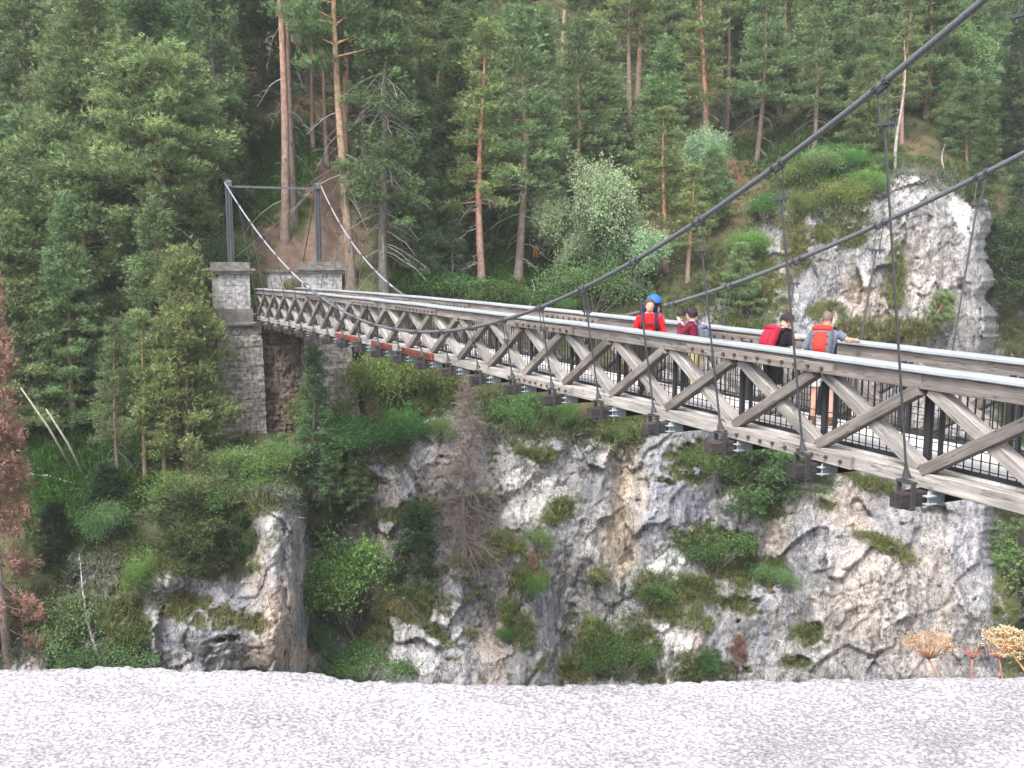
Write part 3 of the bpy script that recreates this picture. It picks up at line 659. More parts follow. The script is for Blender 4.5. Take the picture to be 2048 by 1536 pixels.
for (o0, o1, lab, nm) in ((PN0, PN1, 'left stone bridge pillar with mossy cap under the left pylon post', 'n'), (PF0, PF1, 'right stone bridge pillar half hidden behind the railing under the right pylon post', 'f')):
    e = empty('bridge_pillar', tuple(U * 48 + RR * (o0 + o1) / 2 + Z * -3.4), lab, 'pillar', 'stone pillars carrying the far pylon')
    m = MB(); frustum(m, 47.25, 48.95, o0 + .12, o1 - .12, -3.25, -1.12); m.build('shaft', M_stonel, e)
    m = MB(); frustum(m, 47.15, 49.05, o0 + .04, o1 - .04, -3.36, -2.72); m.build('plinth', M_cap, e)
    m = MB(); frustum(m, 47.1, 49.1, o0 - .02, o1 + .02, -1.12, -.98); frustum(m, 47.0, 49.2, o0 - .10, o1 + .10, -.98, -.86); frustum(m, 47.2, 49., o0 + .08, o1 - .08, -.86, -.60); m.build('cap', M_cap, e)
    m = MB(); m.tube([U * 47.15 + RR * (o0 - .10) + Z * -3.45, U * 47.15 + RR * (o1 + .10) + Z * -3.45], .11, 8); frustum(m, 47.12, 49.1, o0 - .1, o1 + .1, -3.56, -3.35); m.build('string_course', M_cap, e)
e = empty('bridge_abutment', tuple(U * 48 + RR * (BD + 1) + Z * -12), 'battered rubble stone abutment under the far end of the timber bridge', 'abutment')
rough_block('pier', e, 47.25, 51, PN0 - .02, PN1 + .35, -14, -3.57, .9, .55, 0)
rough_block('pier', e, 47.25, 51, PF0 - .3, PF1 + .2, -14, -3.57, .9, 0, .9)
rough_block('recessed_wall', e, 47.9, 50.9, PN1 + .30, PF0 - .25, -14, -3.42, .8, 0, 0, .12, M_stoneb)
m = MB(); frustum(m, 47.9, 50.8, PN1 + .02, PF0 - .02, -3.39, -3.17); m.build('threshold', M_cap, e)
e = empty('anchor_wall', tuple(U * 52 + RR * (BD + BW + 1) + Z * -3), 'low pale stone anchor wall behind the right bridge pillar', 'wall')
m = MB(); frustum(m, 51.2, 52.2, BD + BW - .6, BD + BW + 3.2, -3.4, -1.15); m.build('wall_body', M_stonel, e)
m = MB(); frustum(m, 51.1, 52.3, BD + BW - .7, BD + BW + 3.3, -1.15, -1.02); m.build('coping', M_cap, e)

# ---------------------------------------------------------------- foreground parapet
def granite():
    m = bpy.data.materials.new('weathered_granite'); m.use_nodes = True; nt = m.node_tree; N = nt.nodes.new; L = nt.links.new
    p = nt.nodes['Principled BSDF']; p.inputs['Roughness'].default_value = .85; p.inputs['Specular IOR Level'].default_value = .2
    tc = N('ShaderNodeTexCoord'); mp = N('ShaderNodeMapping'); mp.inputs['Scale'].default_value = (1, 1.15, 1); L(tc.outputs['Object'], mp.inputs[0])
    n1 = N('ShaderNodeTexNoise'); n1.inputs['Scale'].default_value = 330; n1.inputs['Detail'].default_value = 9; n1.inputs['Roughness'].default_value = .68; n1.inputs['Distortion'].default_value = .25; L(mp.outputs[0], n1.inputs[0])
    r1 = N('ShaderNodeValToRGB'); e = r1.color_ramp.elements; e[0].position = .41; e[0].color = (.22, .205, .225, 1); e[1].position = .575; e[1].color = (.54, .52, .505, 1)
    x = r1.color_ramp.elements.new(.495); x.color = (.36, .335, .365, 1); L(n1.outputs[0], r1.inputs[0])
    n2 = N('ShaderNodeTexNoise'); n2.inputs['Scale'].default_value = 9; n2.inputs['Detail'].default_value = 4; L(mp.outputs[0], n2.inputs[0])
    v = N('ShaderNodeTexVoronoi'); v.inputs['Scale'].default_value = 120; v.inputs['Randomness'].default_value = 1; L(mp.outputs[0], v.inputs[0])
    mr = N('ShaderNodeMapRange'); mr.inputs[1].default_value = .22; mr.inputs[2].default_value = .34; mr.inputs[3].default_value = 1; mr.inputs[4].default_value = 0; L(v.outputs['Distance'], mr.inputs[0])
    sp = N('ShaderNodeSeparateColor'); L(v.outputs['Color'], sp.inputs[0]); gt = N('ShaderNodeMath'); gt.operation = 'GREATER_THAN'; gt.inputs[1].default_value = .62; L(sp.outputs[0], gt.inputs[0])
    ml = N('ShaderNodeMath'); ml.operation = 'MULTIPLY'; L(mr.outputs[0], ml.inputs[0]); L(gt.outputs[0], ml.inputs[1])
    mx = N('ShaderNodeMix'); mx.data_type = 'RGBA'; L(ml.outputs[0], mx.inputs['Factor']); L(r1.outputs[0], mx.inputs['A']); mx.inputs['B'].default_value = (.56, .54, .52, 1)
    mr2 = N('ShaderNodeMapRange'); mr2.inputs[1].default_value = .3; mr2.inputs[2].default_value = .7; mr2.inputs[3].default_value = .74; mr2.inputs[4].default_value = 1.2; L(n2.outputs[0], mr2.inputs[0])
    vm = N('ShaderNodeVectorMath'); vm.operation = 'SCALE'; L(mx.outputs['Result'], vm.inputs[0]); L(mr2.outputs[0], vm.inputs['Scale']); L(vm.outputs[0], p.inputs['Base Color'])
    bp = N('ShaderNodeBump'); bp.inputs['Strength'].default_value = .7; bp.inputs['Distance'].default_value = .004; L(n1.outputs[0], bp.inputs['Height']); L(bp.outputs[0], p.inputs['Normal'])
    return m
M_gran = granite()
ZP = -.36
e = empty('parapet_wall', (0, .55, -1.6), 'pale weathered granite parapet wall along the bottom of the view', 'parapet')
xs = np.arange(-1.6, 1.6, .0025); prof = ([-900, 0, 330, 345, 500, 640, 680, 750, 1000, 1200, 1400, 2048, 3000], [1336, 1333, 1326, 1334, 1335, 1338, 1350, 1356, 1362, 1361, 1357, 1345, 1338])
def edgeY(x):     # far edge of the slab in world metres
    yy = np.full_like(x, .8)
    for _ in range(12):
        px_, _p = 1024 + F * x / (yy * CP - ZP * SP), 0
        py_ = np.interp(px_, *prof); _, b_ = ray(px_, py_); yy = ZP / b_
    return yy
ey = edgeY(xs) + .0030 * fbm(np.stack([xs * 90, xs * 0, xs * 0 + 3.3], 1), 4, 2, .65) + .0014 * fbm(np.stack([xs * 14, xs * 0, xs * 0 + 1.3], 1), 2, 5)
ts_ = np.concatenate([np.linspace(.18, .5, 20), np.linspace(.5, 1, 150)[1:]])
rowsP = []
for q in ts_:
    y = .0 + ey * q; P = np.stack([xs, y, xs * 0 + ZP], 1)
    P[:, 2] += .0014 * fbm(P * 22, 4, 8) + .0012 * fbm(P * 160, 2, 18) - .004 * max(0, (q - .985) / .015) ** 2; rowsP.append(P)
for dz, dy in ((.012, .004), (.05, .006), (.14, .002), (.20, -.02)):
    P = np.stack([xs, ey + dy, xs * 0 + ZP - dz], 1); P[:, 1] += .004 * fbm(P * 25, 3, 9); rowsP.append(P)
VP_ = np.concatenate(rowsP); nx = len(xs); ii = np.arange(len(VP_)).reshape(-1, nx); Fp = np.stack([ii[:-1, :-1], ii[:-1, 1:], ii[1:, 1:], ii[1:, :-1]], -1).reshape(-1, 4)
ORG_ = ORG[e.name]; cp = link('coping_slab', uni_mesh('coping_slab', VP_ - ORG_, Fp, M_gran, True), e)
m = MB(); m.box((0, .40, -.90 - .2), (1, 0, 0), (0, 1, 0), (0, 0, 1), 1.6, .24, .52); m.build('wall_body', M_stone, e)

# ---------------------------------------------------------------- vegetation generators
def nrm(a): return a / np.maximum(np.linalg.norm(a, axis=-1, keepdims=True), 1e-9)
def blades(rg, Cn, Dr, col, n, ln, wd, spread, quad=False):
    """n thin faces at every centre Cn, pointing along Dr; returns V, F, colours"""
    m = len(Cn); Cn = np.repeat(Cn, n, 0); Dr = np.repeat(Dr, n, 0); cl_ = np.repeat(col, n, 0)
    d = nrm(Dr + spread * rg.normal(size=(m * n, 3))); s = nrm(np.cross(d, rg.normal(size=(m * n, 3))))
    L_ = (ln * rg.uniform(.6, 1.25, (m * n, 1))); W_ = wd * rg.uniform(.7, 1.3, (m * n, 1))
    c0 = Cn + rg.normal(size=(m * n, 3)) * ln * .18
    cl_ = cl_ * rg.uniform(.82, 1.2, (m * n, 1))
    if quad:
        V = np.stack([c0, c0 + d * L_ * .5 + s * W_ / 2, c0 + d * L_, c0 + d * L_ * .5 - s * W_ / 2], 1).reshape(-1, 3); k = 4
    else:
        V = np.stack([c0 - s * W_ / 2, c0 + s * W_ / 2, c0 + d * L_], 1).reshape(-1, 3); k = 3
    return V, np.arange(len(V)).reshape(-1, k), np.repeat(cl_, k, 0)
BARK = {'pine2': ((.17, .145, .13), (.30, .20, .145)), 'pine': ((.23, .18, .155), (.56, .31, .19)), 'grey': ((.15, .135, .125), (.17, .15, .135)), 'dead': ((.34, .31, .28), (.42, .39, .36)), 'brown': ((.24, .19, .165), (.30, .25, .225)), 'birch': ((.55, .53, .50), (.60, .58, .55))}
M_bark = mat('bark', attr='Col', rough=.9, noise=[(5, 5, .65, 1.3), (24, 4, .7, 1.25)], bump=(16, .6, .04), spec=.1, objvar=.12)
M_leaf = mat('foliage', attr='Col', rough=.6, noise=[(.9, 2, .85, 1.15)], spec=.25, trans=.25, objvar=.2)
def tubes(list_):
    """list of (points, radii, sides, colour0, colour1) -> one mesh"""
    m = MB(); cols = []
    for pts, rad, n, c0, c1 in list_:
        k0 = len(m.v); m.tube(pts, rad, n, False); k = len(m.v) - k0
        t = np.repeat(np.linspace(0, 1, len(pts)), n)[:, None]; cols.append(np.array(c0) * (1 - t) + np.array(c1) * t)
    V = np.array(m.v); F4 = np.array(m.f); return V, F4, np.concatenate(cols)
def conifer(seed, H, cb, Rc, kind, bark='pine', nb=80, col=(.06, .095, .04), tip=(.11, .15, .06), el=(5, 35), droop=.0, clump=.26, per=16, prof='round', dead=0, lean=0.0, blade=(7, .21, .042), gap=.25, thick=.13):
    rg = np.random.default_rng(seed); b0, b1 = BARK[bark]
    n = 12; zz = np.linspace(0, H, n); ph = rg.uniform(0, 6.28)
    bx = lean * (zz / H) ** 1.5 * H + .012 * H * np.sin(zz / H * 5 + ph); by = .012 * H * np.cos(zz / H * 4 + ph)
    bx -= bx[0]; by -= by[0]
    tr = np.stack([bx, by, zz - .3], 1); r0 = .0135 * H + .03
    rad = r0 * (1 - zz / H) ** .8 + .012; rad[0] *= 1.35
    T = []
    k = max(2, int(n * min(cb, .6) * 1.0) + 1)
    T.append((tr[:k + 1], rad[:k + 1], 8, b0, np.array(b0) * .4 + np.array(b1) * .6)); T.append((tr[k:], rad[k:], 6, b1, b1))
    cen, dr, cc = [], [], []
    zs = np.sort(cb * H + (H * .985 - cb * H) * rg.uniform(0, 1, nb) ** (.9)); az = rg.uniform(0, 6.28)
    for i, z in enumerate(zs):
        u = (z - cb * H) / (H - cb * H); az += 2.4 + rg.uniform(-.5, .5)
        if prof == 'round': pr = (max(0, 1 - u ** 2.2)) ** .6 * (.55 + .45 * min(1, u * 4 + .3))
        elif prof == 'cone': pr = (1 - u) ** .85 * .95 + .05
        else: pr = (1 - u) ** .6 * (.7 + .3 * min(1, u * 5))
        L_ = Rc * pr * rg.uniform(.6, 1.15) + .25
        e = math.radians(el[0] + (el[1] - el[0]) * u + rg.uniform(-10, 10))
        p0 = np.array([np.interp(z, zz, bx), np.interp(z, zz, by), z - .3])
        hd = np.array([math.cos(az), math.sin(az), 0]); up = Z
        s = np.linspace(0, 1, 5)[:, None]
        bp = p0 + hd * L_ * s * math.cos(e) + up * L_ * (s * math.sin(e) - droop * s * (1 - .55 * s) * 1.6)
        rb = max(.010, .022 * L_ ** .8) * (1 - .8 * np.linspace(0, 1, 5)) + .004
        T.append((bp, rb, 3, b1 if bark[:4] == 'pine' else b0, np.array(b0) * .8))
        nc = max(2, int(L_ * 2.6 * (1 + .3 * rg.random())))
        sv = gap + (1 - gap) * rg.uniform(0, 1, nc) ** .7; perp = np.cross(up, hd)
        lat = rg.uniform(-1, 1, nc) * (.42 * L_ * (1.12 - sv) + .10)
        ctr = np.stack([np.interp(sv, s[:, 0], bp[:, a]) for a in range(3)], 1) + perp * lat[:, None] + up * (rg.normal(size=nc) * thick * .8 + .05)[:, None]
        cdir = hd * .7 + perp * np.sign(lat)[:, None] * .45 + up * (.55 - droop * 2.2)
        m = rg.poisson(per, nc) + 2; idx = np.repeat(np.arange(nc), m)
        off = rg.normal(size=(len(idx), 3)) * [clump, clump, clump * .5 + droop * .25]
        cen.append(ctr[idx] + off); dr.append(nrm(cdir[idx] + off * 1.2))
        cv_ = rg.uniform(.72, 1.28, nc)[idx][:, None]; tf = np.clip((sv[idx] * .6 + off[:, 2] / clump * .28 + rg.normal(size=len(idx)) * .2), 0, 1)[:, None]  # lighter young tips, plus painted light on the upper side of each clump
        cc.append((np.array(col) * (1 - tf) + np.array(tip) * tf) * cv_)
    for i in range(dead):
        z = rg.uniform(.10, max(cb, .3) + (.1 if dead < 40 else .42)) * H; a_ = rg.uniform(0, 6.28); L_ = rg.uniform(.4, 1.) * Rc; hd = np.array([math.cos(a_), math.sin(a_), 0])
        p0 = np.array([np.interp(z, zz, bx), np.interp(z, zz, by), z - .3]); s = np.linspace(0, 1, 5)[:, None]
        jit = rg.normal(size=(5, 3)) * .07 * s
        bp = p0 + hd * L_ * s + Z * L_ * (-.15 * s - .45 * s * s) + jit; T.append((bp, np.array([.03, .024, .018, .012, .006]) * (1 if dead < 40 else 1.5), 3, (.27, .25, .235), (.34, .32, .30)))
        for q in (.4, .6, .8):
            p1 = p0 + hd * L_ * q + Z * L_ * (-.15 * q - .45 * q * q); e2 = nrm(hd + rg.normal(size=3) * .7) * L_ * .35
            T.append((np.array([p1, p1 + e2 * .6, p1 + e2 - Z * .1]), np.array([.014, .01, .004]), 3, (.25, .22, .2), (.28, .26, .24)))
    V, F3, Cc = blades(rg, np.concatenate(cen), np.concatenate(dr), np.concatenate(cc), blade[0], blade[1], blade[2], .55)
    tV, tF, tC = tubes(T)
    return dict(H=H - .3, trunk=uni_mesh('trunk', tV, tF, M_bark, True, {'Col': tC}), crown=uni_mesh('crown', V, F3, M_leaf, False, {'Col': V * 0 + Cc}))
def bare(seed, H, Rc, bark, nb=60, tw=9, el=(0, 40), lean=0., cb=.1, side=None, droop=.2, tipc=None, twl=.5):
    rg = np.random.default_rng(seed); b0, b1 = BARK[bark]; n = 12; zz = np.linspace(0, H, n)
    bx = lean * (zz / H) ** 1.2 * H + .02 * H * np.sin(zz / H * 6 + seed); by = .015 * H * np.cos(zz / H * 5 + seed); bx -= bx[0]; by -= by[0]
    rad = (.010 * H + .03) * (1 - zz / H) + .012; T = [(np.stack([bx, by, zz - .3], 1), rad, 7, b0, b1)]; W = []
    for i in range(nb):
        z = H * (cb + (1 - cb) * rg.uniform(0, .98)); u = z / H; a_ = rg.uniform(0, 6.28) if side is None else side + rg.normal() * .7
        L_ = Rc * (1.05 - u) ** .7 * rg.uniform(.4, 1.1); e = math.radians(el[0] + (el[1] - el[0]) * u + rg.uniform(-15, 15)); hd = np.array([math.cos(a_) * math.cos(e), math.sin(a_) * math.cos(e), math.sin(e)])
        p0 = np.array([np.interp(z, zz, bx), np.interp(z, zz, by), z - .3]); s = np.linspace(0, 1, 5)[:, None]
        bp = p0 + hd * L_ * s - Z * L_ * droop * s * s + rg.normal(size=(5, 3)) * .05 * L_ * s
        W.append((bp, np.linspace(.028, .006, 5) * (.5 + .25 * L_), 3, b0, b1))
        for j in range(tw):
            q = rg.uniform(.15, 1); p1 = np.array([np.interp(q, s[:, 0], bp[:, k]) for k in range(3)]); e2 = nrm(hd * .8 + rg.normal(size=3) * .8) * L_ * twl * rg.uniform(.3, 1)
            W.append((np.array([p1, p1 + e2 * .5 + rg.normal(size=3) * .04, p1 + e2 - Z * .06]), np.array([.010, .008, .004]), 3, b0, b1))
    V, F4, Cc = tubes(T); V2, F42, C2 = tubes(W)
    return dict(H=H - .3, trunk=uni_mesh('trunk', V, F4, M_bark, True, {'Col': Cc}), branches=uni_mesh('branches', V2, F42, M_bark, True, {'Col': C2}))
def leafy(seed, H, Rc, col, tip, nclump=46, per=60, leaf=(.075, .04), hang=0.0, stems=5, bark='grey', trunk_h=.0, low=.15, cr=.17):
    rg = np.random.default_rng(seed); b0, b1 = BARK[bark]; T = []; cen, dr, cc = [], [], []
    if trunk_h: T.append((np.array([[0, 0, -.3], [.1, .05, H * .4], [0, .1, H * .85]]), np.array([.13, .09, .03]), 7, b0, b1))
    lobes = []
    for q in range(11):
        v = nrm(rg.normal(size=3)); v[2] = abs(v[2]) * .9 + .05 if q < 8 else -.2; lobes.append((v, rg.uniform(.45, 1.18)))
    for i in range(nclump):
        v0, ll = lobes[rg.integers(0, 11)]; v = v0 * ll * rg.uniform(.35, 1.05) ** .7 + rg.normal(size=3) * .13
        p = np.array([v[0] * Rc, v[1] * Rc, H * (low + (1 - low) * (.40 + .5 * v[2]))]); v = nrm(v)
        st = np.array([rg.normal() * .1, rg.normal() * .1, -.2]) if not trunk_h else np.array([0, .05, rg.uniform(.25, .7) * H])
        if stems and (i % max(1, nclump // (stems * 5)) == 0): T.append((np.array([st, st * .5 + p * .5 + rg.normal(size=3) * .08 * H * .2, p]), np.array([.03, .02, .008]) * (1 + .15 * H), 4, b0, b1))
        m = rg.poisson(per) + 4; off = rg.normal(size=(m, 3)) * cr * Rc * rg.uniform(.5, 1.5) * np.array([1, 1, .75 + hang])
        if hang: off[:, 2] -= np.abs(rg.normal(size=m)) * hang * .5
        cen.append(p + off); dr.append(nrm(v * .5 + off * .8 + Z * (.25 - hang * 2)))
        tf = np.clip(.45 + .35 * v[2] + rg.normal(size=m) * .25, 0, 1)[:, None]; cc.append((np.array(col) * (1 - tf) + np.array(tip) * tf) * rg.uniform(.72, 1.3))  # leaf colour painted lighter towards the crown top, as if lit from above
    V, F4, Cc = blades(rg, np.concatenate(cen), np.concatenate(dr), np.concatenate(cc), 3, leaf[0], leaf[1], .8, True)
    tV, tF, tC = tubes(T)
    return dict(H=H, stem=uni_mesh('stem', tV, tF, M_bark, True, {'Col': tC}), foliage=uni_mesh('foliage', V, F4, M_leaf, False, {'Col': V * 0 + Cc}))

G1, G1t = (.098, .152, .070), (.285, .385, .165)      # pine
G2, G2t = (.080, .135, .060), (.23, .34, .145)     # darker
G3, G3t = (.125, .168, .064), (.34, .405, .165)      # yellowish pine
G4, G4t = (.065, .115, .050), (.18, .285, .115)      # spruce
PR = {}
PR['mature0'] = conifer(1, 18, .58, 3.0, 'pine', nb=70, col=G1, tip=G1t, dead=10)
PR['mature1'] = conifer(2, 17, .50, 3.2, 'pine', nb=75, col=G2, tip=G1t, dead=12)
PR['mature2'] = conifer(3, 17, .64, 2.7, 'pine', nb=60, col=G1, tip=G3t, dead=14, lean=.03, bark='pine2')
PR['slim0'] = conifer(4, 15, .28, 2.1, 'pine', nb=80, col=G3, tip=G3t, prof='cone', el=(-8, 30), dead=16, per=11, clump=.24)
PR['slim1'] = conifer(5, 15, .35, 2.4, 'pine', nb=80, col=G1, tip=G1t, prof='cone', el=(-5, 30), dead=20, per=12, bark='pine2')
PR['bushy0'] = conifer(6, 10, .12, 3.0, 'pine', nb=105, col=G1, tip=G1t, prof='x', el=(0, 45), per=14, bark='pine2')
PR['bushy1'] = conifer(7, 10, .10, 2.8, 'pine', nb=105, col=G3, tip=G3t, prof='x', el=(0, 40), per=14, bark='pine2')
PR['bushy2'] = conifer(8, 11, .15, 3.2, 'pine', nb=105, col=G2, tip=G1t, prof='x', el=(5, 45), per=14, bark='pine2')
PR['tall0'] = conifer(16, 20, .12, 4.2, 'pine', nb=190, col=G1, tip=G1t, prof='x', el=(0, 40), per=18, clump=.34, bark='pine2')
PR['tall1'] = conifer(17, 17, .10, 3.0, 'pine', nb=170, col=G2, tip=G1t, prof='cone', el=(-5, 40), per=16, bark='pine2')
PR['umbrella'] = conifer(9, 11, .42, 3.6, 'pine', nb=62, col=G1, tip=G1t, el=(-2, 40), per=16, gap=.4)
PR['spruce0'] = conifer(10, 14, .08, 2.4, 'spruce', bark='grey', nb=150, col=G4, tip=G4t, prof='cone', el=(-12, 20), droop=.22, clump=.20, per=11, thick=.06)
PR['spruce1'] = conifer(11, 15, .14, 2.2, 'spruce', bark='grey', nb=140, col=G4, tip=G2t, prof='cone', el=(-15, 25), droop=.25, clump=.20, per=11, thick=.06, dead=14)
PR['greyspruce'] = conifer(12, 18, .30, 2.8, 'spruce', bark='grey', nb=90, col=G2, tip=G2t, prof='x', el=(-20, 25), droop=.25, clump=.26, per=12, dead=60)
PR['red'] = conifer(13, 17, .12, 2.6, 'spruce', bark='brown', nb=120, col=(.23, .145, .10), tip=(.38, .25, .17), prof='cone', el=(-14, 20), droop=.2, clump=.24, per=12, thick=.06)
PR['smallfir'] = conifer(14, 4, .04, 1.5, 'spruce', bark='grey', nb=80, col=(.035, .075, .034), tip=(.07, .125, .05), prof='cone', el=(-5, 25), droop=.1, clump=.15, per=13, thick=.05, blade=(7, .17, .04))
PR['scrub'] = conifer(15, 2.6, .02, 1.9, 'pine', bark='grey', nb=46, col=G2, tip=(.14, .20, .07), prof='round', el=(0, 60), clump=.2, per=16, blade=(7, .16, .035))
PR['bare0'] = bare(20, 13, 2.6, 'dead', nb=60, tw=6, el=(-10, 20), side=None, cb=.25)
PR['bare1'] = bare(21, 9, 3.0, 'brown', nb=180, tw=22, el=(-5, 40), cb=.05, droop=.35, twl=.6)
PR['pole'] = bare(22, 8, .8, 'dead', nb=14, tw=3, cb=.3)
PR['birchlet'] = bare(23, 7, 1.2, 'birch', nb=22, tw=7, cb=.25)
PR['weeping'] = leafy(30, 8, 2.0, (.20, .30, .16), (.38, .50, .29), nclump=70, per=170, leaf=(.13, .055), hang=.7, trunk_h=1, low=.28, cr=.13)
PR['round'] = leafy(31, 9, 3.0, (.085, .15, .055), (.17, .26, .10), nclump=60, per=95, leaf=(.16, .09), trunk_h=1, low=.25, cr=.14)
PR['bush0'] = leafy(32, 3, 1.8, (.08, .17, .045), (.17, .32, .09), nclump=70, per=110)
PR['bush1'] = leafy(33, 2.2, 1.7, (.10, .18, .07), (.21, .32, .13), nclump=56, per=90)
PR['bush2'] = leafy(34, 1.8, 1.5, (.06, .13, .042), (.13, .235, .075), nclump=50, per=90)
PR['bush3'] = leafy(35, 1.6, 1.6, (.11, .16, .045), (.22, .28, .09), nclump=50, per=80)
NAMES = dict(mature='pine_tree', slim='pine_tree', tall='pine_tree', bushy='pine_tree', umbrella='pine_tree', spruce='spruce_tree', greyspruce='spruce_tree', red='dead_spruce', smallfir='fir_tree', scrub='scrub_pine',
             bare='dead_tree', pole='dead_tree', birchlet='birch_tree', weeping='birch_tree', round='broadleaf_tree', bush='shrub')
CATS = dict(pine_tree='tree', spruce_tree='tree', dead_spruce='tree', fir_tree='tree', scrub_pine='shrub', dead_tree='tree', birch_tree='tree', broadleaf_tree='tree', shrub='shrub')
def plant(kind, loc, H, rz, label, group=None, wx=1.0, tilt=None):
    pr = PR[kind]; nm = NAMES[kind.rstrip('0123456789')]
    e = empty(nm, tuple(loc), label, CATS[nm], group, rz)
    s = H / pr['H']; e.scale = (s * wx, s * wx, s)
    if tilt: e.rotation_euler = (tilt[0], tilt[1], rz)
    for k, me in pr.items():
        if k != 'H': link(k, me, e)
    return e
taken = []
def hero(kind, px, py, top, label, wx=1.0, group=None, tilt=None, rz=None, sink=0.2, dist=None):
    g = ground_at(px, py) if dist is None else at(px, py, dist)
    a, b = ray(px, top); H = b * g[1] - g[2] + sink
    g[2] -= sink; taken.append(g)
    return plant(kind, g, H, R.uniform(0, 6.28) if rz is None else rz, label, group, wx, tilt)
# px, foot row, top row
hero('umbrella', 338, 640, 160, 'broad flat-crowned pine with rusty orange trunk just left of the left pylon post', 1.0)
hero('umbrella', 210, 690, 185, 'green pine with short orange trunk showing, next left of the flat-crowned pine', .95)
hero('tall0', 190, 740, -60, 'tall full green pine rising to the top edge in the upper left corner', 1.0)
hero('tall1', 318, 900, 400, 'yellow-green bushy pine directly left of the left stone pillar', 1.05)
hero('tall1', 150, 860, 390, 'mid green dense pine between the red dead spruce and the yellow-green bushy pine', 1.0)
hero('bushy1', 372, 930, 505, 'smaller yellow-green pine whose branches reach the left stone pillar', .85)
hero('bushy0', 60, 760, 380, 'bluish green pine standing above the red dead spruce at the left edge', 1.0)
hero('tall1', 20, 620, 150, 'dark green pine at the left edge below the top corner', 1.0)
hero('spruce1', 95, 640, -120, 'dark spruce in the top left corner with drooping branches', 1.1)
hero('spruce0', 300, 560, -80, 'dark spruce behind the full green pine near the top left', 1.1)
hero('slim1', 240, 985, 640, 'thin grey-trunked pine standing on the bright grass slope left of the abutment', .8)
hero('slim0', 290, 965, 620, 'crooked thin pine with bare lower trunk just left of the abutment foot', .8)
hero('slim0', 330, 960, 700, 'low yellowish pine crowding the foot of the abutment on its left', 1.1)
hero('red', 18, 1325, 545, 'dead spruce with rusty red needles at the left edge', .7)
hero('mature0', 568, 475, -520, 'tall bare orange-trunked pine between the two pylon posts', .62, tilt=(0, -.01))
hero('mature2', 592, 440, -420, 'slimmer trunked pine right beside the tall bare orange trunk between the pylon posts', .55)
hero('mature1', 703, 575, -330, 'big pine with bright orange trunk just right of the right pylon post', .75, tilt=(0, -.012))
hero('mature0', 690, 420, -250, 'pine with orange upper trunk behind the big orange-trunked pine right of the pylon', .8)
hero('greyspruce', 768, 585, -60, 'grey-trunked spruce full of bare grey dead branches right of the pylon', 1.0)
hero('mature2', 472, 380, -230, 'thin straight pine trunk rising behind the left pylon post', .7)
hero('spruce1', 430, 430, -160, 'dark grey-trunked spruce just left of the left pylon post', .8)
hero('spruce0', 400, 330, -200, 'very dark spruce high above the left pylon post', 1.1)
hero('mature1', 625, 300, -260, 'slender trunk on the left of the dirt path above the pylon', .6)
hero('mature0', 655, 330, -200, 'slender trunk on the right of the dirt path above the pylon', .6)
hero('spruce0', 520, 200, -300, 'dark spruce in the shade above the grassy clearing by the path', 1.1)
hero('spruce1', 830, 560, 200, 'dense green spruce right of the grey-trunked spruce with dead branches', 1.1)
hero('slim0', 966, 575, 40, 'slender light green pine with long thin orange trunk in the middle of the forest', 1.0)
hero('slim1', 1035, 560, 20, 'taller green pine right beside the slender light green pine', 1.1)
hero('greyspruce', 905, 560, 330, 'low spruce between the slender light green pine and the dense green spruce', .9)
hero('weeping', 1215, 600, 262, 'pale green weeping birch, the largest and tallest of the pale birches above the handrail', 1.0)
hero('weeping', 1112, 560, 345, 'darker weeping birch left of the largest pale birch', 1.0)
hero('weeping', 1262, 600, 415, 'short pale birch at the lower right of the largest pale birch', 1.3)
hero('weeping', 1160, 590, 430, 'short pale birch at the lower left of the largest pale birch', 1.2)
hero('weeping', 1405, 420, 215, 'pale birch crown high above the two standing hikers photographing', .8)
hero('slim0', 1330, 540, 215, 'yellowish pine with bare grey lower branches right of the largest pale birch', 1.3)
hero('slim0', 1375, 560, 330, 'scraggy yellowish pine standing above the spot where the two cables cross', 1.4)
hero('bushy2', 1190, 400, 130, 'dense round green pine above the largest pale birch', 1.1)
hero('bare0', 1628, 285, 45, 'white dead snag with bare side branches above the grey cliff', 1.0, tilt=(0, .06))
hero('pole', 1790, 345, 80, 'thin pale dead trunk behind the uppermost cable clamp', 1.0)
hero('spruce0', 1962, 420, 175, 'pointed dark green spruce behind the top right corner of the white buttress', .9)
hero('round', 1900, 250, 15, 'light green broadleaf crown near the top right corner', 1.2)
hero('round', 2020, 260, 60, 'light green broadleaf crown at the right edge near the top', 1.1)
hero('round', 1790, 270, 120, 'green broadleaf crown left of the light green crown near the top right corner', .8)
hero('bare1', 932, 1120, 745, 'brown bare dead tree full of fine twigs hanging on the cliff', .75, tilt=(0, 0))
hero('bush0', 705, 1265, 1040, 'large bright green leafy shrub on the cliff below the abutment', .85)
hero('bush0', 650, 1230, 1090, 'small bright green shrub overlapping the left side of the large bright shrub', 1.2)
hero('smallfir', 833, 1150, 1015, 'small very dark fir on the cliff right of the large bright green shrub', 1.0)
hero('spruce1', 628, 985, 690, 'slim spruce growing in front of the abutment', 1.1, dist=44.6)
hero('bushy2', 570, 1010, 870, 'dark bushy tree at the foot of the abutment', .8, dist=44.2)
hero('bushy0', 660, 1010, 870, 'dark green bushy tree under the right side of the abutment', .8, dist=45)
hero('spruce0', 715, 1000, 850, 'dark spruce at the right foot of the abutment', 1.2, dist=45.6)
hero('scrub', 405, 1105, 1000, 'wide dark scrub pine hanging over the rock at lower left', 1.1)
hero('scrub', 480, 1110, 1040, 'dark scrub pine beside the tall pale rock pillar at lower left', .8)
hero('birchlet', 205, 1335, 1110, 'white-barked leaning birch at lower left just above the parapet', 1.0, tilt=(0, .3))
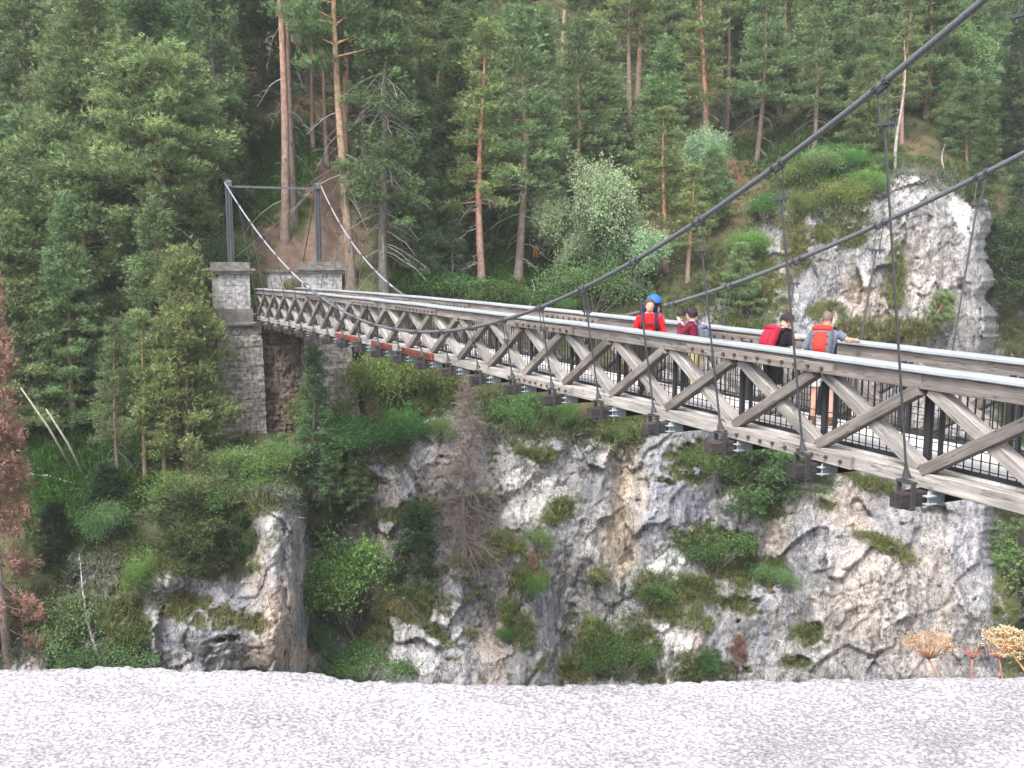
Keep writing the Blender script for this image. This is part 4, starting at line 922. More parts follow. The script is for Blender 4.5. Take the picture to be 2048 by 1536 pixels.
hero('bush1', 160, 1300, 1160, 'pale green leafy shrub left of the leaning birch', .8)
hero('bush0', 285, 1200, 1095, 'green leafy shrub around the top of the leaning birch', .6)
hero('bush1', 215, 1080, 1000, 'bluish green shrub on the grass slope at lower left', .8)
hero('smallfir', 110, 1110, 1010, 'small yellow-green fir beside the red dead spruce', 1.0)
hero('smallfir', 215, 1010, 930, 'low fir on the bright grass slope under the thin pine', 1.3)
hero('bush1', 190, 1360, 1270, 'pale shrub on the parapet line at lower left', 1.2)
hero('bush2', 740, 1360, 1290, 'green shrub peeping over the parapet below the large bright shrub', 1.2)
hero('bush3', 765, 810, 705, 'yellow-green bush immediately right of the abutment', .75)
hero('bush3', 872, 790, 725, 'yellow-green bush under the red painted splice boards', .9)
hero('bush0', 800, 900, 800, 'bright green bush below the yellow-green bush beside the abutment', .8)
hero('bush2', 1040, 860, 785, 'dark green bush left of two under the middle cross beams', 1.0)
hero('bush0', 1120, 855, 785, 'dark green bush right of two under the middle cross beams', .9)
hero('bush3', 1245, 890, 838, 'grey-green tuft hanging under the cross beams where tan rock begins', .9)
hero('bush3', 1385, 955, 890, 'grey-green bush on grey streaked rock right of the tan rock streak', .7)
hero('bush1', 1070, 1100, 1050, 'small bright green shrub on the upper ledge in the middle of the cliff', .9)
hero('bush0', 1060, 1190, 1130, 'bright green shrub on the lower ledge in the middle of the cliff', 1.0)
hero('bush2', 1425, 1130, 1045, 'wide green shrub on the cliff right of the patch of snow-white rock', .9)
hero('scrub', 1500, 1010, 890, 'green scrub on the ledge under the near cross beams', 1.0)
hero('scrub', 1600, 965, 895, 'dark conifer scrub just under the near cross beams', 1.1)
hero('bush2', 1235, 1350, 1265, 'green mound of shrub low on the cliff just above the parapet', .8)
hero('bush2', 1400, 1345, 1295, 'low shrub right of the green mound above the parapet', .6)
hero('umbrella', 1832, 672, 572, 'small pine leaning out to the right on the white buttress', .95, tilt=(0, .6), rz=0)
hero('bush0', 1700, 345, 285, 'bright green shrub at the top of the right cliff left of the white buttress', .8)
hero('bush0', 1735, 400, 325, 'bright green shrub on the shoulder between the grey rock and white buttress', .75)
hero('bush1', 1640, 350, 290, 'green shrub on the cliff top left of the bright green shrub', .9)
hero('bushy2', 1420, 470, 300, 'dark green pine at the top left of the right cliff', 1.0)
hero('bushy2', 1480, 640, 490, 'dark bushy pine on the rock behind the black-shirted hiker', 1.0)
hero('pole', 1890, 350, 285, 'twisted grey dead stump on the very top of the white buttress', 3.5, tilt=(0, .1))
hero('pole', 1060, 625, 560, 'small twisted brown dead stump standing over the far handrail', 3.0)
hero('bush1', 1185, 625, 510, 'pale shrub rising over the far handrail under the birches', 1.0)
hero('bush0', 1130, 625, 585, 'bright low shrub over the far handrail beside the twisted brown stump', 1.5)
hero('bush2', 1000, 620, 560, 'dark low shrub over the far handrail left of the twisted brown stump', 1.6)
hero('bush2', 900, 600, 540, 'dark low shrub over the far handrail near the lowest point of the far cable', 1.6)
hero('bush1', 430, 545, 455, 'pale green hedge-like shrub left of the left pylon post foot', 1.0)
hero('bush0', 415, 600, 520, 'green shrub against the cap of the left stone pillar', 1.0)
hero('bush2', 2030, 960, 860, 'green shrub in the dark recess at the right edge below the bridge', 2.0)
hero('bush2', 2030, 1220, 1080, 'dark shrub in the recess at the right edge above the dried flower heads', 1.8)
hero('scrub', 2010, 600, 480, 'dark scrub right of the white buttress', 1.2)
hero('spruce0', 2035, 560, 330, 'dark spruce in the recess at the right edge above the handrail', 1.2)

for (px, py, top, k, lab, wx) in ((455, 960, 890, 'bush1', 'pale shrub at the foot of the abutment, left side', 1.2), (525, 945, 895, 'bush3', 'yellowish shrub at the foot of the abutment, below its left pier', 1.3), (490, 1010, 955, 'bush2', 'dark shrub on the brown ledge over the tall pale rock pillar', 1.4),
        (745, 900, 830, 'bush2', 'dark green shrub at the right foot of the abutment', 1.2), (560, 925, 875, 'bush1', 'pale shrub below the recess of the abutment', 1.1), (350, 1000, 945, 'bush3', 'low yellowish shrub under the pines left of the abutment', 1.4),
        (640, 870, 790, 'bush3', 'yellow-green shrub against the recessed wall of the abutment', .8), (1290, 1200, 1160, 'bush2', 'small dark shrub left of the wide green cliff shrub', 1.3), (1545, 1170, 1125, 'bush1', 'small pale shrub right of the wide green cliff shrub', 1.1), (1480, 960, 915, 'bush0', 'small green shrub under the near cross beams left of the scrub', 1.0),
        (880, 880, 830, 'bush1', 'pale green shrub left of the brown bare dead tree', 1.1), (1030, 1290, 1240, 'bush0', 'bright little shrub low on the middle cliff', 1.0), (640, 1290, 1240, 'bush2', 'dark shrub under the large bright green shrub', 1.0), (1590, 372, 318, 'bush3', 'yellowish shrub at the top left corner of the grey cliff', 1.0), (1670, 330, 285, 'bush2', 'dark shrub behind the bright green shrub on the right cliff', 1.0),
        (1775, 345, 300, 'bush1', 'pale shrub where the grey rock meets the white buttress top', .9), (1540, 440, 380, 'bush2', 'dark shrub on the upper left shoulder of the grey cliff', 1.0), (1620, 430, 385, 'bush3', 'yellowish shrub halfway up the shoulder of the grey cliff', .9), (1500, 520, 450, 'bush0', 'green shrub left of the grey cliff behind the nearer cable', 1.0), (1690, 420, 360, 'bush3', 'olive shrub in the notch of the right cliff', .8)):
    hero(k, px, py, top, lab, wx)

hero('red', 1475, 1322, 1268, 'tiny rust-red dead fir on a ledge low on the right cliff', 2.2)
hero('red', 1064, 1140, 1100, 'tiny rust-red dead fir on a ledge in the middle of the cliff', 1.6)

# the forest behind: every tree an object of its own
cand = []
for _ in range(9000):
    px = R.uniform(-180, 2230); py = R.uniform(-170, 600) if px > 460 else R.uniform(-170, 900)
    tl = np.interp(px, *TOPL)
    if py > tl - 25 or py > np.interp(px, [-200, 0, 250, 440, 460, 720, 900, 1300, 1420, 1560, 1990, 2230], [960, 900, 860, 840, 420, 520, 545, 545, 470, 360, 330, 620]): continue
    if ellm(px, py, 640, 400, 70, 190, 8) > .3 or ellm(px, py, 545, 340, 66, 90, 10) > .5 or ellm(px, py, 160, 960, 120, 110, 0) > .2: continue
    if ellm(px, py, 1040, 500, 60, 60, 0) > .5: continue
    g = ground_at(px, py)
    dm = 1.9 + .018 * (g[1] - 45)
    if min([np.hypot(*(g[:2] - q[:2])) for q in taken], default=9) < dm: continue
    taken.append(g); cand.append((px, py, g))
    if len(cand) >= 195: break
for _ in range(6000):
    px = R.uniform(1400, 2200); py = R.uniform(-120, 345)
    if py > np.interp(px, *TOPL) - 30: continue
    g = ground_at(px, py)
    if min([np.hypot(*(g[:2] - q[:2])) for q in taken], default=9) < 1.6: continue
    taken.append(g); cand.append((px, py, g))
    if len(cand) >= 262: break
cand.sort(key=lambda c: -c[2][1])
kindw = dict(mature0=1.2, mature1=1.2, mature2=1.2, slim0=1.2, slim1=1.3, bushy0=.7, bushy1=.7, bushy2=.8, tall1=1.4, spruce0=1.0, spruce1=1.1, greyspruce=.6, umbrella=.4, bare0=.15, round=.25)
kk = list(kindw); pw = np.array([kindw[k] for k in kk]); pw /= pw.sum()
KW = dict(mature='orange-trunked pine', slim='slim pointed pine', tall='very full tall pine', bushy='full bushy pine', spruce='dark drooping spruce', greyspruce='scraggy grey-trunked spruce', umbrella='flat-crowned pine', bare='pale bare dead tree', round='light green broadleaf tree')
todo = []
for px, py, g in cand:
    k = kk[R.choice(len(kk), p=pw)]
    if px > 1780 and py < 180 and R.random() < .45: k = 'round'
    if px > 1500 and py > 150 and k.startswith('mature'): k = 'bushy2'
    H = {'mature': 15, 'slim': 13.5, 'tall': 14, 'bushy': 9.5, 'spruce': 13, 'greyspruce': 14, 'umbrella': 10, 'bare': 10, 'round': 8}[k.rstrip('0123456789')] * R.uniform(.8, 1.15)
    if px > 1400 and py > np.interp(px, *TOPL) - 90: H *= .62
    g[2] -= .3; tx, ty = pix(g + [0, 0, H * .75]); todo.append((k, g, H, tx, max(ty, -99)))
def zone(x, y):
    if x < 420: h = 'left of the pylon'
    elif x < 680: h = 'behind the pylon'
    elif x < 900: h = 'right of the pylon'
    elif x < 1150: h = 'left of the birches'
    elif x < 1450: h = 'above the birches'
    elif x < 1620: h = 'above the grey cliff'
    elif x < 1800: h = 'between grey cliff and buttress'
    elif x < 1960: h = 'above the white buttress'
    else: h = 'right of the white buttress'
    v = 'top edge' if y < 60 else ('upper forest' if y < 200 else ('middle forest' if y < 340 else 'lower forest'))
    return h, v
byz = {}
for it in todo: byz.setdefault((KW[it[0].rstrip('0123456789')], *zone(it[3], it[4])), []).append(it)
ORD = ['leftmost', 'second', 'third', 'fourth', 'fifth', 'sixth', 'seventh', 'eighth', 'ninth', 'tenth', 'eleventh', 'twelfth', 'thirteenth', 'fourteenth', 'fifteenth', 'sixteenth', 'seventeenth', 'eighteenth', 'nineteenth', 'twentieth']
for (kw, h, v), its in byz.items():
    its.sort(key=lambda a: a[3])
    for i, (k, g, H, tx, ty) in enumerate(its):
        if len(its) == 1: lab = f'only {kw} in the {v} {h}'
        else: lab = f'{ORD[min(i, 19)]} {kw} in the {v} {h}'
        plant(k, g, H, R.uniform(0, 6.28), lab, 'forest trees on the far bank', R.uniform(.9, 1.15), (R.normal() * .025, R.normal() * .025))

# fallen and leaning poles on the grass slope
for (a, b, r0, lab) in (((150, 945), (42, 780), .06, 'pale bare pole leaning across the bright grass slope, left of two'), ((172, 960), (92, 822), .06, 'darker bent pole leaning on the bright grass slope, right of two'), ((152, 968), (35, 948), .07, 'pale fallen log lying on the bright grass slope')):
    p = ground_at(*a); q = at(*b, p[1] - .8) if b[1] < 940 else ground_at(*b); q[2] += .1
    m = MB(); mid = (p + q) / 2 + [0.05, 0, .12]; m.tube([p, mid, q], [r0, r0 * .85, r0 * .5], 7)
    tag(m.build('fallen_log', mat('bare_wood', (.36, .33, .29), .9, noise=[(8, 4, .7, 1.2)]), None, loc=p, smooth=True), lab, 'log', 'dead poles on the grass slope')

# small plants nobody could count
def scatter(name, mask, n, cols, ln, wd, nb_, seed, label, spread=.5, jitter=.15):
    rg = np.random.default_rng(seed); Pf = VT.reshape(-1, 3); w_ = mask.ravel() * (Pf[:, 1] ** 2); w_ = w_ * ((pxf > -150) & (pxf < 2200) & (pyf > -120) & (pyf < 1420))
    idx = rg.choice(len(Pf), n, p=w_ / w_.sum()); c0 = Pf[idx] + rg.normal(size=(n, 3)) * [jitter, jitter, jitter * .3] - [0, .03, .02]
    d = nrm(np.array([0, -.35, 1]) + rg.normal(size=(n, 3)) * .25)
    base = np.array(cols)[rg.integers(0, len(cols), n)] * rg.uniform(.75, 1.25, (n, 1)); loc_ = CL.reshape(-1, 3)[idx] * 1.15
    V, F_, Cc = blades(rg, c0, d, base * .8 + loc_ * .2, nb_, ln, wd, spread)
    o = link(name, uni_mesh(name, V, F_, M_leaf, False, {'Col': Cc})); tag(o, label, 'plants', kind='stuff')
scatter('grass', (covm * rockm).reshape(shp), 42000, [(.10, .17, .045), (.17, .18, .07), (.20, .15, .08), (.10, .17, .05), (.26, .25, .10)], .30, .032, 8, 5, 'grass and moss tufts growing on the ledges of the grey cliff')
gm = np.zeros(len(pxf))
for a in ((540, 350, 70, 90, 10), (610, 310, 30, 60, 10), (150, 930, 160, 140, 0), (1010, 450, 80, 90, 0), (1040, 560, 220, 50, 0), (1640, 320, 160, 50, 0), (430, 560, 60, 60, 0)): gm = np.maximum(gm, ellm(pxf, pyf, *a, .3, wob))
scatter('undergrowth', (gm * (1 - rockm)).reshape(shp), 22000, [(.05, .11, .02), (.07, .14, .025), (.04, .08, .02)], .32, .05, 6, 6, 'bright green undergrowth and grass on the forest floor')
fm = (1 - rockm) * (1 - gm) * np.clip(.35 + fbm(P0 / 3, 2, 91), 0, 1) * (1 - ellm(pxf, pyf, 640, 400, 60, 190, 8)) * (1 - ellm(pxf, pyf, 590, 500, 110, 60, 0))
scatter('forest_litter_plants', fm.reshape(shp), 16000, [(.045, .065, .02), (.11, .075, .04), (.06, .085, .025)], .30, .05, 5, 8, 'low dull plants and litter between the trees')
scatter('cliff_edge_plants', (np.exp(-((pyf - rtop - 6) / 26) ** 2) * (pxf < 1960)).reshape(shp), 9000, [(.05, .085, .03), (.12, .095, .05), (.08, .12, .035)], .34, .05, 7, 9, 'fringe of plants and roots hanging over the cliff edge', .8)

# ---------------------------------------------------------------- people
def skin_mesh(name, mb, voxel, mt, parent):
    o = mb.build(name, mt, parent)
    md = o.modifiers.new('r', 'REMESH'); md.mode = 'VOXEL'; md.voxel_size = voxel; md.use_smooth_shade = True
    sm = o.modifiers.new('s', 'SMOOTH'); sm.iterations = 3; sm.factor = .5
    dg = bpy.context.evaluated_depsgraph_get(); me = bpy.data.meshes.new_from_object(o.evaluated_get(dg)); me.name = name
    o.modifiers.clear(); o.data = me
    if not me.materials: me.materials.append(mt)
    return o
def cloth(name, col, rough=.85): return mat(name, col, rough, noise=[(9, 3, .85, 1.12)], spec=.15, bump=(25, .4, .01))
M_skin = mat('skin', (.60, .36, .27), .55, noise=[(20, 3, .93, 1.06)], spec=.3)
M_dark = mat('dark_detail', (.03, .025, .025), .5)
class Body:
    def __init__(s, label, pos, fwd, H, lean=0, hyaw=0, hpitch=0, legs=None, twist=0):
        s.k = H / 1.75; s.pos = np.array(pos, float); f = np.array([*fwd[:2], 0.0]); f /= np.linalg.norm(f); s.f = f; s.r = np.cross(f, Z)
        s.e = empty('person', tuple(s.pos), label, 'person'); s.lean = math.radians(lean); s.hip = np.array([0, -.10 * math.sin(s.lean), .93])
        s.hy, s.hp = math.radians(hyaw), math.radians(hpitch)
        s.legs = legs or {-1: [(-.10, 0, .50), (-.11, -.02, .08), 8], 1: [(.10, 0, .50), (.11, .02, .08), -8]}
    def W(s, p): return s.pos + s.k * (p[0] * s.r + p[1] * s.f + p[2] * Z)
    def Up(s, p):   # upper body frame, leaning forward from the hips
        c, n = math.cos(s.lean), math.sin(s.lean)
        return s.hip + np.array([p[0], p[1] * c + p[2] * n, p[2] * c - p[1] * n])
    def U_(s, p): return s.W(s.Up(p))
    def Hd(s, p):   # head frame
        cy, sy = math.cos(s.hy), math.sin(s.hy); cp_, sp_ = math.cos(s.hp), math.sin(s.hp)
        x, y, z = p; y, z = y * cp_ + z * sp_, z * cp_ - y * sp_
        x, y = x * cy + y * sy, y * cy - x * sy
        return s.W(s.Up((0, .01, .56)) + np.array([x, y + .02, z + .10]))
    def loft(s, mb, rings, fn, n=16):
        vs = []
        for (c, rx, ry) in rings:
            for i in range(n): t = 2 * math.pi * i / n; vs.append(fn((c[0] + rx * math.cos(t), c[1] + ry * math.sin(t), c[2])))
        m = len(rings); fs = [(i * n + j, i * n + (j + 1) % n, (i + 1) * n + (j + 1) % n, (i + 1) * n + j) for i in range(m - 1) for j in range(n)]
        fs += [tuple(range(n - 1, -1, -1)), tuple((m - 1) * n + j for j in range(n))]; mb.add(vs, fs)
    def torso(s, mb, g, z0=-.06, z1=.535, neck=False):
        rr_ = [(-.10, .150, .105), (-.04, .165, .115), (.03, .160, .112), (.12, .140, .102), (.20, .142, .104), (.30, .160, .115), (.38, .172, .116), (.45, .178, .105), (.495, .150, .085), (.525, .085, .065), (.56, .055, .058), (.62, .052, .056)]
        s.loft(mb, [((0, 0, z), a + g, b + g) for z, a, b in rr_ if z0 <= z <= (z1 if not neck else 1)], s.U_)
    def tube(s, mb, pts, rad, fn, n=10): mb.tube([fn(p) for p in pts], [r * s.k for r in rad], n)
    def arm(s, mb, sd, elbow, wrist, g=0, part='all'):
        sh = s.Up((sd * .165, 0, .455)); el = np.array(elbow); wr = np.array(wrist)
        if part == 'short': end = sh + (el - sh) * .72; s.tube(mb, [sh, sh + (end - sh) * .4, end], [.062 + g, .056 + g, .056 + g], s.W); return
        s.tube(mb, [sh, sh + (el - sh) * .35, el], [.058 + g, .050 + g, .038 + g], s.W)
        q = wr if part == 'all' else el + (wr - el) * .95
        s.tube(mb, [el, el + (q - el) * .3, q], [.040 + g, .040 + g, .027 + g * .8], s.W)
    def hand(s, mb, sd, wrist, dirn, curl=.35):
        wr = np.array(wrist, float); d = np.array(dirn, float); d /= np.linalg.norm(d); side = np.cross(d, [0, 0, 1.0]); side = side / np.linalg.norm(side) if np.linalg.norm(side) > .2 else np.array([1., 0, 0]); nn = np.cross(side, d)
        s.tube(mb, [wr - d * .01, wr + d * .045, wr + d * .085], [.027, .036, .034], s.W)
        for i, L_ in enumerate((.068, .078, .074, .058)):
            p = wr + d * .085 + side * (i - 1.5) * .019; q = p + d * L_ * .5 - nn * .3 * L_ * curl; r_ = q + d * L_ * .35 - nn * L_ * curl
            s.tube(mb, [p - d * .02, q, r_], [.0095, .009, .008], s.W, 6)
        p = wr + d * .03 - side * sd * .03; s.tube(mb, [p, p + d * .035 - side * sd * .03, p + d * .07 - side * sd * .035], [.013, .011, .009], s.W, 6)
    def leg(s, mb, sd, g=0, to=1.0, frm=0.0):
        kn, an, _ = s.legs[sd]; hp = s.hip + np.array([sd * .088, 0, -.02]); kn = np.array(kn); an = np.array(an)
        pts = [hp, hp + (kn - hp) * .45, kn, kn + (an - kn) * .3, an]; rad = np.array([.092, .078, .055, .056, .038]) + g
        cum = [0, .25, .5, .68, 1.0]; P_ = []; Rd = []
        for u in np.linspace(frm, to, 8): P_.append(np.array([np.interp(u, cum, [p[j] for p in pts]) for j in range(3)])); Rd.append(np.interp(u, cum, rad))
        s.tube(mb, P_, Rd, s.W, 12)
    def foot(s, mb, sd, g=0):
        kn, an, ya = s.legs[sd]; a = math.radians(ya); d = np.array([-math.sin(a), math.cos(a), 0]); an = np.array(an); h = an[2] - .08
        s.tube(mb, [an - d * .05 + [0, 0, -.035], an + d * .05 + [0, 0, -.035], an + d * .13 + [0, 0, -.05], an + d * .19 + [0, 0, -.056]], [.040 + g, .042 + g, .036 + g, .022 + g], s.W, 10)
    def head(s, mb):
        mb_ = [((0, -.005, -.11), .045, .05), ((0, .012, -.10), .050, .060), ((0, .012, -.075), .060, .075), ((0, .005, -.04), .070, .088), ((0, 0, 0), .076, .096), ((0, -.004, .04), .075, .097), ((0, -.006, .075), .064, .084), ((0, -.008, .10), .042, .056), ((0, -.008, .112), .015, .02)]
        s.loft(mb, mb_, s.Hd, 18)
        s.tube(mb, [(0, .092, .012), (0, .112, -.022), (0, .098, -.034)], [.009, .014, .010], s.Hd, 6)      # nose
        s.tube(mb, [(-.022, .084, -.058), (0, .092, -.057), (.022, .084, -.058)], [.006, .008, .006], s.Hd, 6)  # lips
        for sd in (-1, 1): s.tube(mb, [(sd * .074, -.004, .02), (sd * .084, -.014, .0), (sd * .076, -.006, -.03)], [.010, .014, .009], s.Hd, 6)
    def face(s):
        for sd in (-1, 1):
            m = MB(); m.ell(s.Hd((sd * .030, .086, .006)), (.009, .009, .007), 8, 6); m.build('eye', M_dark, s.e, smooth=True)
    def hair(s, col, thick=.012, low=-.02, top=.0, name='hair'):
        m = MB(); vs = []; nu, nv = 22, 9; rg = np.random.default_rng(5)
        for j in range(nv + 1):
            for i in range(nu):
                t = 2 * math.pi * i / nu; front = max(0, math.sin(t)); lim = .5 * math.pi * (1.28 - .62 * front ** .7) + low
                ph = lim * j / nv; q = thick * (1 + .5 * rg.normal()) * (1 - .5 * (j == nv))
                vs.append(s.Hd(((.076 + q) * math.sin(ph) * math.cos(t), -.006 + (.098 + q) * math.sin(ph) * math.sin(t), .01 + (.105 + q + top) * math.cos(ph))))
        m.add(vs, [(j * nu + i, (j + 1) * nu + i, (j + 1) * nu + (i + 1) % nu, j * nu + (i + 1) % nu) for j in range(nv) for i in range(nu)])
        return m.build(name, mat('hair', col, .75, noise=[(60, 3, .6, 1.4)], bump=(90, .5, .005)), s.e, smooth=True)
def make_person(label, pos, fwd, H, lean, hyaw, hpitch, elbows, wrists, hands, shirt, lower, shoes, hair, legs=None, top=0, hthick=.012, vox=.009):
    b = Body(label, pos, fwd, H, lean, hyaw, hpitch, legs)
    m = MB(); b.torso(m, -.006, neck=True); b.head(m)
    for sd in (-1, 1):
        b.arm(m, sd, elbows[sd], wrists[sd]); b.hand(m, sd, wrists[sd], hands[sd]); b.leg(m, sd); b.foot(m, sd)
    skin_mesh('body', m, vox * b.k, M_skin, b.e); b.face()
    m = MB(); b.torso(m, .010, -.09, .53)
    for sd in (-1, 1): b.arm(m, sd, elbows[sd], wrists[sd], .010, 'short' if shirt[1] == 'short' else 'long')
    skin_mesh('shirt' if shirt[1] == 'short' else 'pullover', m, vox * 1.2, cloth('shirt_cloth', shirt[0]), b.e)
    m = MB(); b.torso(m, .016, -.12, .05)
    for sd in (-1, 1): b.leg(m, sd, .024, lower[1], 0)
    skin_mesh(lower[2], m, vox * 1.2, cloth('trouser_cloth', lower[0]), b.e)
    for sd in (-1, 1):
        m = MB(); b.foot(m, sd, .010)
        an = np.array(b.legs[sd][1]); b.tube(m, [an + [0, 0, -.03], an + [0, 0, .05]], [.052, .050], b.W)
        skin_mesh('boot', m, .012, cloth('boot_leather', shoes), b.e)
    b.hair(hair, hthick, 0, top)
    return b
def backpack(b, label, col, col2, w=.30, h=.46, d=.20, zc=.27, hood=None, front=False, lab_straps=(.03, .03, .05)):
    e = empty('backpack', tuple(b.U_((0, -.2, zc - h / 2))), label, 'backpack')
    y0 = -.125; a = w / 2; m = MB()
    rings = []
    for u, sx, sy in ((0, .55, .5), (.04, .85, .85), (.25, 1, 1), (.6, 1, 1), (.85, .92, .9), (.97, .8, .7), (1., .5, .4)): rings.append(((0, y0 - d / 2 * sy, zc - h / 2 + h * u), a * sx * 1.08, d / 2 * sy * 1.08))
    def sq(p):  # squarer section
        x = p[0]; return b.U_((math.copysign(abs(x / a) ** .7 * a, x) if x else 0, p[1], p[2]))
    b.loft(m, rings, sq, 20); m.build('main_bag', cloth('pack_cloth', col2, .7), e, smooth=True)
    m = MB(); rings = [((0, y0 - d * .62 * sy - .015, zc - h / 2 + h * u), a * .62 * sx, d * .48 * sy) for u, sx, sy in ((.06, .5, .4), (.10, .85, .9), (.3, 1, 1.06), (.6, 1.0, 1.03), (.74, .95, .9), (.78, .6, .5))]
    b.loft(m, rings, sq, 16); m.build('front_pocket', cloth('pack_cloth', col, .7), e, smooth=True)
    m = MB(); rings = [((0, y0 - d * .5 * sy - .01, zc - h / 2 + h * u), a * 1.02 * sx * .92, d * .50 * sy) for u, sx, sy in ((.80, .9, .95), (.84, 1, 1.05), (.92, 1, 1.0), (.99, .8, .75), (1.02, .4, .3))]
    b.loft(m, rings, sq, 18); m.build('lid', cloth('pack_cloth', col, .7), e, smooth=True)
    for sd in (-1, 1):
        m = MB(); pts = [(sd * .09, -.13, .44), (sd * .11, -.08, .52), (sd * .12, 0, .535), (sd * .115, .09, .49), (sd * .12, .13, .40), (sd * .13, .135, .28), (sd * .15, .09, .16), (sd * .17, -.03, .10), (sd * .13, -.13, .08)]
        P_ = [b.U_(p) for p in pts]
        for p, q in zip(P_[:-1], P_[1:]): m.beam(p, q + (q - p) * .08, b.r, .052 * b.k, .018)
        m.build('shoulder_strap', cloth('strap', lab_straps, .8), e)
        m = MB()
        for q in (.3, .55): m.tube([b.U_((sd * a * 1.02, y0 - .02, zc - h / 2 + h * q)), b.U_((sd * a * .62, y0 - d * 1.08, zc - h / 2 + h * (q + .06)))], .008, 5)
        m.build('compression_strap', M_bar, e)
    m = MB(); m.beam(b.U_((-.12, .145, .34)), b.U_((.12, .145, .34)), Z, .022, .012); m.build('chest_strap', M_bar, e)
    return e
def deckpos(px, o):
    t = 30.
    for _ in range(60):
        p = B(t, o, -BH + .035); x, y = pix(p); t += (x - px) * .004 * (t / 14)
    return B(t, o, -BH + .035), t
STAND = None
# red pullover, facing the camera, hands folded on the near side of the railing
p, t = deckpos(1296, BD + .62)
b1 = make_person('man in a red pullover facing the camera, hands folded, carrying a blue-hooded child carrier', p, (-p[0] * .8, -p[1]), 1.86, 6, -8, 4,
    {-1: (-.27, .02, 1.10), 1: (.27, .02, 1.10)}, {-1: (-.10, .27, .96), 1: (.10, .27, .96)}, {-1: (1, .2, -.15), 1: (-1, .2, -.15)},
    ((.55, .02, .025), 'long'), ((.10, .10, .085), .97, 'trousers'), (.06, .05, .04), (.10, .06, .04))
e = backpack(b1, 'dark blue child carrier backpack with bright blue sun hood behind the man in red', (.03, .05, .16), (.02, .03, .07), .34, .60, .26, .36, lab_straps=(.02, .025, .06))
m = MB(); vs = []; nu, nv = 20, 7
for j in range(nv + 1):
    for i in range(nu):
        ph = math.pi * .52 * j / nv; t_ = 2 * math.pi * i / nu; vs.append(b1.U_((-.08 + .145 * math.sin(ph) * math.cos(t_), -.22 + .17 * math.sin(ph) * math.sin(t_), .70 + .13 * math.cos(ph))))
m.add(vs, [(j * nu + i, (j + 1) * nu + i, (j + 1) * nu + (i + 1) % nu, j * nu + (i + 1) % nu) for j in range(nv) for i in range(nu)])
m.build('sun_hood', cloth('hood_cloth', (.03, .13, .42), .6), e, smooth=True)
m = MB(); b1.loft(m, [((-.08, -.36, z), .15, .06) for z in (.48, .58, .69)], b1.U_, 14); m.build('hood_back', M_bar, e, smooth=True)
m = MB()
for sd in (-1, 1): m.tube([b1.U_((-.08 + sd * .155, -.16, .35)), b1.U_((-.08 + sd * .165, -.22, .55)), b1.U_((-.08 + sd * .16, -.24, .70))], .012, 6)
m.build('carrier_frame', M_iron, e)
# the child in the carrier
cpos = b1.U_((-.14, -.19, 0)) + Z * .16
c = Body('small child peering over the shoulder of the man in red from the blue-hooded carrier', cpos - Z * .10, b1.f, 1.0, 0, 10, 0)
c.hip = np.array([0, 0, .28]); c.e['category'] = 'person'
m = MB(); c.torso(m, 0, neck=True); hd0 = c.Hd
c.Hd = (lambda f_: (lambda p: f_((p[0] * 1.3, p[1] * 1.25, p[2] * 1.25))))(hd0)
c.head(m); skin_mesh('body', m, .009, M_skin, c.e); c.face(); c.hair((.13, .08, .05), .012)
m = MB(); c.torso(m, .012, -.2, .53)
for sd in (-1, 1): c.arm(m, sd, c.Up((sd * .24, .05, .22)), c.Up((sd * .20, .2, .18)), .012, 'long')
skin_mesh('pullover', m, .011, cloth('child_cloth', (.45, .10, .16)), c.e)

# woman photographing to the left
p, t = deckpos(1388, BD + 1.30)
b2 = make_person('person in a maroon pullover with curly dark hair holding a camera up to the face', p, (-.80, .60), 1.68, 10, 0, -2,
    {-1: (-.26, .22, 1.13), 1: (.25, .20, 1.12)}, {-1: (-.10, .30, 1.42), 1: (.11, .28, 1.40)}, {-1: (.35, .45, .8), 1: (-.35, .45, .8)},
    ((.16, .015, .035), 'long'), ((.42, .36, .20), .97, 'trousers'), (.07, .06, .05), (.028, .02, .022), top=.012, hthick=.026)
e = backpack(b2, 'small grey rucksack on the back of the person in the maroon pullover', (.13, .14, .19), (.10, .11, .15), .27, .38, .15, .24, lab_straps=(.14, .15, .20))
e = empty('camera', tuple(b2.Hd((0, .15, -.03))), 'black camera held to the face by the person in maroon', 'camera')
m = MB(); c_ = b2.Hd((0, .165, .0)); m.box(c_, b2.r, b2.f, Z, .065, .032, .042); m.box(c_ + Z * .05, b2.r, b2.f, Z, .025, .025, .014); m.build('camera_body', M_bar, e)
m = MB(); m.tube([c_ + b2.f * .03, c_ + b2.f * .10], [.034, .038], 14); m.build('lens', M_bar, e, smooth=True)

# black shirt, red pack, looking down over the far rail
p, t = deckpos(1546, BD + .98)
b3 = make_person('man in black shirt and shorts with a bright red backpack looking down over the railing', p, (.88, .42), 1.78, 24, 6, 38,
    {-1: (-.26, .26, 1.10), 1: (.25, .14, 1.08)}, {-1: (-.16, .48, 1.24), 1: (.24, .30, .86)}, {-1: (.3, 1, -.1), 1: (0, .5, -.8)},
    ((.012, .012, .016), 'short'), ((.014, .014, .018), .46, 'shorts'), (.14, .13, .12), (.035, .018, .03), top=.008, hthick=.018)
backpack(b3, 'bright red backpack with dark trim worn by the man in black', (.46, .02, .05), (.36, .02, .04), .29, .43, .19, .28)
